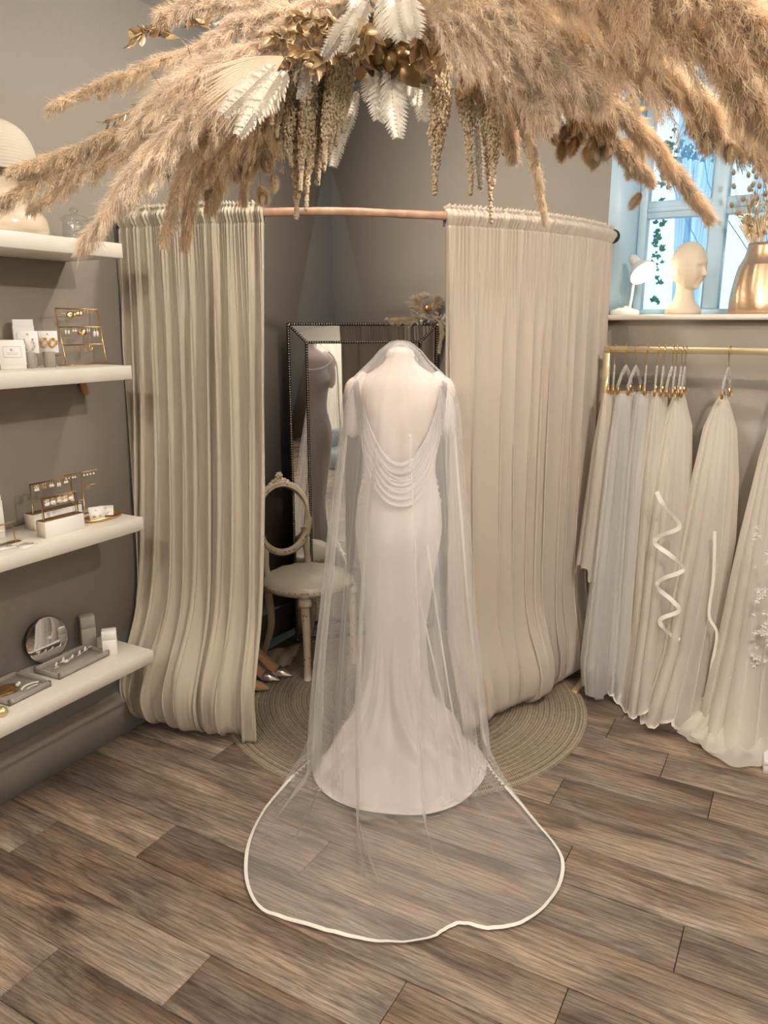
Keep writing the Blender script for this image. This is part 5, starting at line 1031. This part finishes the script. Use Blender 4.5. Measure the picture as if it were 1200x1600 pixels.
am = [((505, 110, 1.5), (502, 180, 1.5), (498, 240, 1.5), (496, 290, 1.5), .016), ((525, 100, 1.5), (520, 160, 1.5), (512, 220, 1.5), (506, 268, 1.5), .014), ((470, 120, 1.48), (468, 200, 1.48), (465, 280, 1.48), (463, 345, 1.48), .014), ((485, 110, 1.49), (484, 180, 1.49), (478, 240, 1.49), (474, 300, 1.49), .014),
      ((450, 130, 1.47), (452, 180, 1.47), (450, 230, 1.47), (456, 262, 1.47), .013), ((435, 100, 1.42), (432, 140, 1.42), (425, 170, 1.42), (424, 196, 1.42), .012), ((536, 130, 1.52), (530, 160, 1.52), (524, 190, 1.52), (518, 225, 1.52), .010), ((682, 100, 1.48), (684, 170, 1.48), (682, 230, 1.48), (679, 306, 1.48), .017), ((695, 100, 1.49), (694, 150, 1.49), (692, 190, 1.49), (686, 240, 1.49), .014),
      ((730, 110, 1.5), (736, 190, 1.5), (737, 250, 1.5), (735, 305, 1.5), .013), ((745, 120, 1.49), (758, 190, 1.49), (764, 260, 1.49), (768, 352, 1.49), .011), ((720, 100, 1.5), (722, 150, 1.5), (728, 190, 1.5), (732, 240, 1.5), .013), ((780, 130, 1.47), (782, 170, 1.47), (785, 210, 1.47), (788, 240, 1.47), .014), ((765, 120, 1.47), (770, 180, 1.47), (772, 240, 1.47), (770, 290, 1.47), .013), ((812, 130, 1.43), (815, 170, 1.43), (822, 220, 1.43), (830, 262, 1.43), .011)]
for k_ in range(12):
    x_ = 432 + k_ * 9.3; y1_ = [215, 250, 230, 275, 300, 330, 262, 285, 255, 240, 228, 205][k_]; d_ = 1.46 + .012 * (k_ % 4); am.append(((x_ + 14, 95, d_), (x_ + 8, 95 + (y1_ - 95) * .35, d_), (x_ + 3, 95 + (y1_ - 95) * .7, d_), (x_, y1_, d_), .011))
for i, q in enumerate(am):
    amaranth(q[:4], q[4] * 1.15, 2100, 40 + i).build('amaranth_strand', M['amaranth'], cd_, smooth=False)
# ferns
def fern(base, tip, width, seed, parent, npin=16, m='fern', nm='fern_frond', face=None):
    rs = np.random.RandomState(seed); b = np.array(base); t_ = np.array(tip); ax = nrm(t_ - b); L_ = np.linalg.norm(t_ - b); fc = nrm(np.array(face if face is not None else -HD) + rs.normal(0, .15, 3)); sd = nrm(np.cross(ax, fc)); g = G()
    g.tube([b, t_], [.0012, .0004], 5)
    for k in range(npin):
        f_ = .06 + .92 * k / npin; w_ = width * (math.sin(min(1, f_ * 1.6 + .1) * math.pi * .5)) * (1 - f_) ** .6 + .004; p = b + ax * L_ * f_
        for s_ in (-1, 1):
            d_ = nrm(sd * s_ * 1.0 + ax * (.75 + .2 * rs.rand()) + fc * rs.normal(0, .12)); n_ = 7; pw = min(.0055, L_ / npin * .62); q = np.cross(d_, fc)
            up_, lo_ = [], []
            for j in range(n_ * 2 + 1):
                x = j / (n_ * 2); tooth = (1.0 if j % 2 == 0 else .45) * pw * (1 - x) ** .5 + .0003; c_ = p + d_ * w_ * x + fc * .004 * math.sin(x * 3) * s_; up_.append(c_ + q * tooth + d_ * .0015 * (j % 2 == 0)); lo_.append(c_ - q * tooth + d_ * .0015 * (j % 2 == 0))
            g.grid(np.array([up_, lo_]))
    return g.build(nm, M[m], parent, smooth=False)
for i, (b, t_, w_) in enumerate([((598, 95, 1.46), (592, 190, 1.46), .040), ((606, 95, 1.45), (622, 218, 1.45), .042), ((590, 95, 1.47), (578, 160, 1.47), .034), ((612, 100, 1.47), (625, 170, 1.46), .03), ((655, 100, 1.47), (650, 165, 1.47), .028), ((665, 110, 1.48), (660, 190, 1.47), .028), ((648, 105, 1.46), (640, 150, 1.46), .022),
                              ((555, -20, 1.42), (560, 60, 1.4), .03), ((560, 10, 1.4), (505, 92, 1.38), .026), ((575, 0, 1.4), (540, 85, 1.38), .03), ((615, -30, 1.35), (628, 65, 1.33), .05), ((635, -30, 1.35), (650, 60, 1.33), .035), ((600, -20, 1.36), (608, 60, 1.34), .035),
                              ((500, 55, 1.42), (468, 160, 1.4), .020), ((510, 60, 1.42), (490, 130, 1.4), .018), ((440, 110, 1.26), (370, 215, 1.24), .028), ((450, 110, 1.27), (400, 180, 1.25), .034), ((430, 100, 1.26), (345, 180, 1.24), .028), ((744, 190, 1.47), (750, 300, 1.46), .018), ((535, 180, 1.5), (520, 262, 1.5), .022), ((560, 140, 1.53), (535, 225, 1.52), .016), ((860, 130, 1.36), (885, 195, 1.34), .018), ((700, 0, 1.36), (725, 45, 1.34), .025)]):
    fern(atD(*b), atD(*t_), w_, i, cd_)
# palm spears
def palm(apex, c_ang, half, L_, nblade, parent, d, seed):
    rs = np.random.RandomState(seed); b = atD(*apex, d); g = G(); rgt = RT; upv = UP
    for k in range(nblade):
        an = c_ang - half + 2 * half * k / (nblade - 1); Lk = L_ * (1 - .35 * abs(k / (nblade - 1) - .45)) * rs.uniform(.93, 1.05); dv = rgt * math.cos(an) + upv * math.sin(an) - HD * .25; dv = nrm(dv); sd = nrm(np.cross(dv, HD)); sp = 2 * half / nblade * .52
        for s_ in (-1, 1):
            A = []
            for x in np.linspace(0.03, 1, 9):
                wk = min(x, .62 + .0 * x) * L_ * sp * (1 if x < .62 else (1 - (x - .62) / .38) * .9 + .06); c_ = b + dv * Lk * x - UP * .03 * x * x; A.append([c_ + HD * 0, c_ + sd * s_ * wk + HD * wk * .55])
            g.grid(np.array(A))
    return g.build('palm_fan', M['fan'], parent, smooth=False)
palm((446, 88), math.radians(208), .48, .15, 22, cd_, 1.29, 1); palm((300, 125), math.radians(190), .3, .12, 12, cd_, 1.5, 2)
# gold leaf sprigs
def leafG(g, p, d_, n_, L_, w_, curl=.2):
    d_ = nrm(np.array(d_)); n_ = nrm(np.array(n_) - d_ * (np.array(n_) @ d_)); sd = np.cross(d_, n_); A = []
    for x in np.linspace(0, 1, 7):
        w0 = w_ * math.sin(math.pi * min(1, x * .93 + .05)) ** .8; c_ = p + d_ * L_ * x - n_ * L_ * curl * x * x; A.append([c_ - sd * w0 + n_ * w0 * .5, c_, c_ + sd * w0 + n_ * w0 * .5])
    g.grid(np.array(A))
def sprig(pts, n, L_, w_, seed, m='goldleaf', parent=None, nm='gold_leaf_sprig'):
    rs = np.random.RandomState(seed); cv = smooth_curve([atD(*p) for p in pts], 40); g = G().tube(cv[::4], .0012, 5); tg = nrm(np.gradient(cv, axis=0))
    for k in range(n):
        i = int((k + .7) / n * 39); rd = nrm(rs.normal(size=3)); leafG(g, cv[i], tg[i] * .8 + rd * .8, rs.normal(size=3), L_ * rs.uniform(.7, 1.2), w_ * rs.uniform(.8, 1.2), .25)
    return g.build(nm, M[m], parent or cd_)
for i, (pts, n, L_, w_) in enumerate([(((330, 45, 1.55), (270, 30, 1.52), (212, 55, 1.5)), 26, .026, .006), (((330, 40, 1.55), (285, 20, 1.53), (262, 10, 1.52)), 16, .024, .006), (((280, 60, 1.52), (240, 45, 1.5), (205, 60, 1.48)), 18, .022, .006), (((260, 170, 1.4), (255, 230, 1.38), (235, 292, 1.37)), 26, .024, .004), (((300, 190, 1.42), (290, 235, 1.4), (262, 275, 1.38)), 24, .024, .004), (((230, 160, 1.4), (190, 180, 1.38), (165, 190, 1.36)), 16, .022, .003),
                                    (((540, 60, 1.42), (480, 50, 1.38), (420, 60, 1.36)), 40, .024, .0065), (((530, 80, 1.42), (480, 80, 1.38), (430, 95, 1.36)), 36, .022, .006), (((540, 50, 1.42), (500, 30, 1.4), (450, 30, 1.38)), 34, .022, .006), (((560, 80, 1.42), (520, 90, 1.4), (490, 110, 1.38)), 26, .022, .006), (((940, 140, 1.3), (985, 160, 1.3), (1000, 185, 1.28)), 14, .018, .005), (((1130, 90, 1.1), (1150, 110, 1.1), (1165, 140, 1.1)), 10, .018, .004), (((560, 30, 1.38), (570, 60, 1.37), (562, 90, 1.36)), 10, .03, .009)]):
    sprig(pts, n, L_, w_, 60 + i)
# hub: dark vine ring, pods and curled gold leaves
g = G(); rs = np.random.RandomState(9)
for k in range(16):
    a0 = rs.uniform(0, 6.28); P = []
    for x in np.linspace(0, 4.5, 30): a1 = a0 + x; P.append(ch_c + RT * (.085 + .012 * math.sin(3 * a1 + k)) * math.cos(a1) * 1.3 + HD * .06 * math.sin(a1) + UP * (.012 * math.sin(2 * a1 + k) + rs.normal(0, .001) + .02))
    g.tube(P, rs.uniform(.002, .0045), 6)
g.build('vine_ring', M['vine'], cd_)
g = G()
for k in range(46):
    p = atD(rs.uniform(545, 690), rs.uniform(55, 112), rs.uniform(1.42, 1.56)); leafG(g, p, rs.normal(size=3) + [0, 0, -.3], rs.normal(size=3), rs.uniform(.025, .05), rs.uniform(.008, .016), rs.uniform(.2, .8))
g.build('curled_leaves', M['brass'], cd_)
for k, (px, py) in enumerate([(612, 95), (628, 88), (654, 92), (590, 85), (640, 70), (603, 60)]):
    G().lathe([(0, -.018), (.010, -.015), (.0165, -.004), (.0165, .006), (.010, .014), (.003, .017)], 20, atD(px, py, 1.44), basis((rs.normal(), rs.normal(), rs.normal())), flute=lambda z_, a_: .06 * np.sin(a_ * 6)).build('seed_pod', M['brass'], cd_)
# tan foliage at the hub
for i, pts in enumerate([((640, 30, 1.4), (650, 60, 1.4), (660, 90, 1.4)), ((660, 30, 1.4), (670, 60, 1.4), (668, 100, 1.4)), ((590, 20, 1.4), (580, 50, 1.4), (565, 75, 1.4)), ((680, 20, 1.38), (690, 50, 1.38), (684, 90, 1.38))]): sprig(pts, 12, .03, .009, 90 + i, 'bunny_light', nm='dried_leaf_sprig')
# bunny tails
def bunny_mesh(nm, m, seed):
    rs = np.random.RandomState(seed); g = G().ball((0, 0, -.014), (.0048, .0048, .012), 14); n = 1600; d_ = nrm(rs.normal(size=(n, 3))); base = d_ * [.005, .005, .012] + [0, 0, -.014]; dirs = nrm(d_ + [0, 0, -1.0]); V, F = fibres(seed, base, dirs, np.full(n, .010) * (.5 + rs.rand(n)), np.full(n, .0006)); g.add(V, F)
    return g.mesh(nm, M[m], smooth=False)
bm1, bm2 = bunny_mesh('bunny_tail', 'bunny', 1), bunny_mesh('bunny_tail', 'bunny_light', 2)
stem_m = G().tube([(0, 0, .12), (.004, 0, .06), (0, 0, 0)], .0006, 5).mesh('stem', M['stem'])
bt = [(376, 238, 1.45, 1), (384, 252, 1.45, 0), (372, 268, 1.45, 0), (415, 244, 1.44, 0), (410, 254, 1.44, 0), (427, 282, 1.43, 0), (409, 306, 1.42, 0), (320, 306, 1.4, 0), (402, 236, 1.46, 0), (305, 290, 1.4, 0), (330, 215, 1.42, 0), (335, 240, 1.42, 0), (300, 240, 1.42, 0), (862, 216, 1.4, 0), (829, 160, 1.42, 0), (835, 188, 1.42, 0), (876, 160, 1.38, 0), (892, 198, 1.36, 0), (902, 195, 1.35, 1), (921, 113, 1.36, 1), (914, 120, 1.36, 1), (795, 142, 1.42, 1), (812, 122, 1.4, 1), (790, 130, 1.42, 1), (782, 118, 1.42, 1), (858, 92, 1.34, 1), (898, 95, 1.34, 1), (700, 90, 1.42, 1), (730, 130, 1.46, 1), (912, 215, 1.35, 1), (925, 235, 1.34, 0), (940, 243, 1.34, 0), (952, 232, 1.33, 0), (968, 246, 1.33, 0), (985, 262, 1.32, 0), (930, 222, 1.34, 1), (960, 215, 1.33, 0), (900, 225, 1.35, 1), (916, 240, 1.34, 1), (996, 232, 1.32, 0), (995, 265, 1.32, 0), (1003, 312, 1.31, 0), (948, 200, 1.33, 0), (975, 225, 1.33, 0), (890, 205, 1.36, 1), (905, 100, 1.35, 1), (670, 85, 1.4, 1), (658, 78, 1.4, 1), (664, 95, 1.4, 1), (880, 230, 1.36, 1), (1105, 215, 1.15, 0), (1075, 195, 1.17, 0), (1140, 232, 1.13, 0)]
for i, (px, py, d_, lt) in enumerate(bt):
    p = atD(px, py - 12, d_); o = bpy.data.objects.new('bunny_tail', bm2 if lt else bm1); o.parent = cd_; o.location = p - ch_c; o.rotation_euler = (rs.uniform(-.5, .5), rs.uniform(-.6, .6), rs.uniform(0, 6)); k_ = rs.uniform(.85, 1.2); o.scale = (k_, k_, k_); C.objects.link(o)
    s2 = bpy.data.objects.new('stem', stem_m); s2.parent = o; C.objects.link(s2)
# ---- vase flowers
vf = thing('dried_bouquet', 'dried bunny tails, gold leaves and palm spears standing in the copper vase', 'dried flowers', vc + [0, 0, .24])
def atV(px, py): return atY(px, py, .12)
for i, (x0, px, py, wd) in enumerate([(1180, 1160, 330, .018), (1185, 1182, 335, .02), (1190, 1200, 325, .02)]):
    b = atV(x0, 390); t_ = atV(px, py); g = G()
    for k in range(9): leafG(g, b + (t_ - b) * k * .04, (t_ - b) + RT * (k - 4) * .012, -HD, np.linalg.norm(t_ - b) * (.9 - abs(k - 4) * .03), .004, .05)
    g.build('palm_spear', M['bunny_light'], vf)
for i, (px, py) in enumerate([(1146, 279), (1148, 300), (1144, 330), (1153, 342), (1170, 283), (1174, 297), (1172, 305), (1162, 320), (1190, 270), (1182, 285), (1176, 276), (1195, 290), (1188, 300), (1193, 312), (1184, 318), (1190, 262), (1198, 278)]):
    p = atV(px, py - 4); o = bpy.data.objects.new('bunny_tail', bm1); o.parent = vf; o.location = p - (vc + [0, 0, .24]); o.rotation_euler = (rs.uniform(-.3, .3) + math.pi, rs.uniform(-.4, .4), 0); o.scale = (.95, .95, .8); C.objects.link(o)
    G().tube(smooth_curve([p, (p + atV(1180, 392)) / 2 + [-.01, 0, 0], atV(1183, 400)], 8), .0007, 5).build('stem', M['stem'], vf)
for i, (a, b) in enumerate([((1180, 385), (1168, 310)), ((1184, 385), (1176, 290)), ((1190, 390), (1198, 262)), ((1182, 385), (1160, 335)), ((1195, 390), (1205, 300))]):
    cv = smooth_curve([atV(*a), (atV(*a) + atV(*b)) / 2 + [.006, 0, 0], atV(*b)], 20); g = G().tube(cv, .0012, 5)
    for k in range(14): leafG(g, cv[5 + k], cv[6 + k] - cv[5 + k] + nrm(rs.normal(size=3)) * .01, rs.normal(size=3), .03, .006, .2)
    g.build('gold_leaf_sprig', M['goldleaf'], vf)
# ---- garland on mirror corner
gp = lambda px, py: CAM + ray(px, py) * ((mp_(.3, HM, .02) - CAM) @ nn) / (ray(px, py) @ nn)
gc = gp(668, 488); gl = thing('dried_garland', 'dried flower garland with gold bauble on the mirror top right corner', 'dried flowers', gc)
for i, (pts, W, n, m) in enumerate([([(655, 498), (635, 499), (606, 497)], .012, 2500, 'pampas'), ([(655, 500), (640, 502), (615, 503)], .010, 2000, 'amaranth'), ([(665, 495), (655, 478), (662, 462)], .045, 5000, 'pampas_pale'), ([(675, 490), (680, 478), (682, 468)], .035, 3000, 'pampas'), ([(685, 495), (690, 515), (686, 548)], .010, 2500, 'amaranth'), ([(670, 495), (690, 498), (703, 508)], .02, 4000, 'pampas_pale'), ([(650, 495), (660, 492), (668, 490)], .02, 3500, 'fern')]):
    g, cv = plume([gp(*p) for p in pts], W, int(n * 1.6), .016, 300 + i, .3, 50, .0019); g.build('dried_plume', M[m], gl, smooth=False)
g = G()
for k in range(50): p = gp(rs.uniform(640, 704), rs.uniform(480, 508)); leafG(g, p, rs.normal(size=3), rs.normal(size=3), .018, .006, .4)
g.build('curled_petals', M['fern'], gl)
G().ball(gp(667, 482) - HD * .03, (.019, .016, .021), 20, R=rotz(YAW)).build('gold_bauble', M['gold'], gl)
for i, (b, t_) in enumerate([((655, 496), (640, 485)), ((690, 500), (700, 488)), ((690, 500), (703, 512))]): fern(gp(*b) - HD * .02, gp(*t_) - HD * .02, .018, 400 + i, gl, 8)
# ================================================================ BEHIND THE CAMERA'S RIGHT (seen in the mirrors)
t = thing('cream_drape', 'full length cream drape seen reflected in the beaded mirror', 'curtain', (4.1, -2.6, 0))
u = np.linspace(0, 1, 260); v = np.linspace(0, 1, 12); U, V = np.meshgrid(u, v, indexing='ij')
G().grid(np.stack([4.15 + .035 * np.sin(U * 95 + ns(U * 9, 2)) , -1.75 - 1.7 * U, 2.3 - 2.27 * V], -1)).build('drape', M['drape'], t)
G().tube([(4.15, -1.7, 2.3), (4.15, -3.5, 2.3)], .014, 10).build('drape_rod', M['black'], t)
st = thing('armchair', 'low blue grey armchair seen reflected in the mirror', 'chair', (3.3, -2.35, 0))
G().box((3.3, -2.35, .36), (.6, .6, .16), b=.03).build('seat', M['bluegrey'], st); G().box((3.56, -2.35, .62), (.12, .6, .44), b=.03).build('backrest', M['bluegrey'], st)
for sx_ in (-1, 1):
    G().box((3.3, -2.35 + sx_ * .3, .50), (.55, .09, .2), b=.02).build('armrest', M['bluegrey'], st)
    for sy_ in (-1, 1): G().tube([(3.3 + sx_ * .25, -2.35 + sy_ * .24, .28), (3.3 + sx_ * .26, -2.35 + sy_ * .26, 0)], [.02, .012], 8).build('leg', M['darkwood'], st)
n = 9000; base = np.stack([3.50 + rs.uniform(-.05, .16, n), -2.35 + rs.uniform(-.25, .25, n), .87 + rs.uniform(-.32, .02, n)], -1); dv = nrm(rs.normal(size=(n, 3)) + [-.8, 0, -.3]); V, F = fibres(5, base, dv, np.full(n, .06), np.full(n, .006)); fu = thing('sheepskin', 'white sheepskin thrown over the armchair back', 'throw', (3.56, -2.35, .84)); G().add(V, F).box((3.56, -2.35, .70), (.15, .46, .32), b=.04).build('fleece', M['fur'], fu)
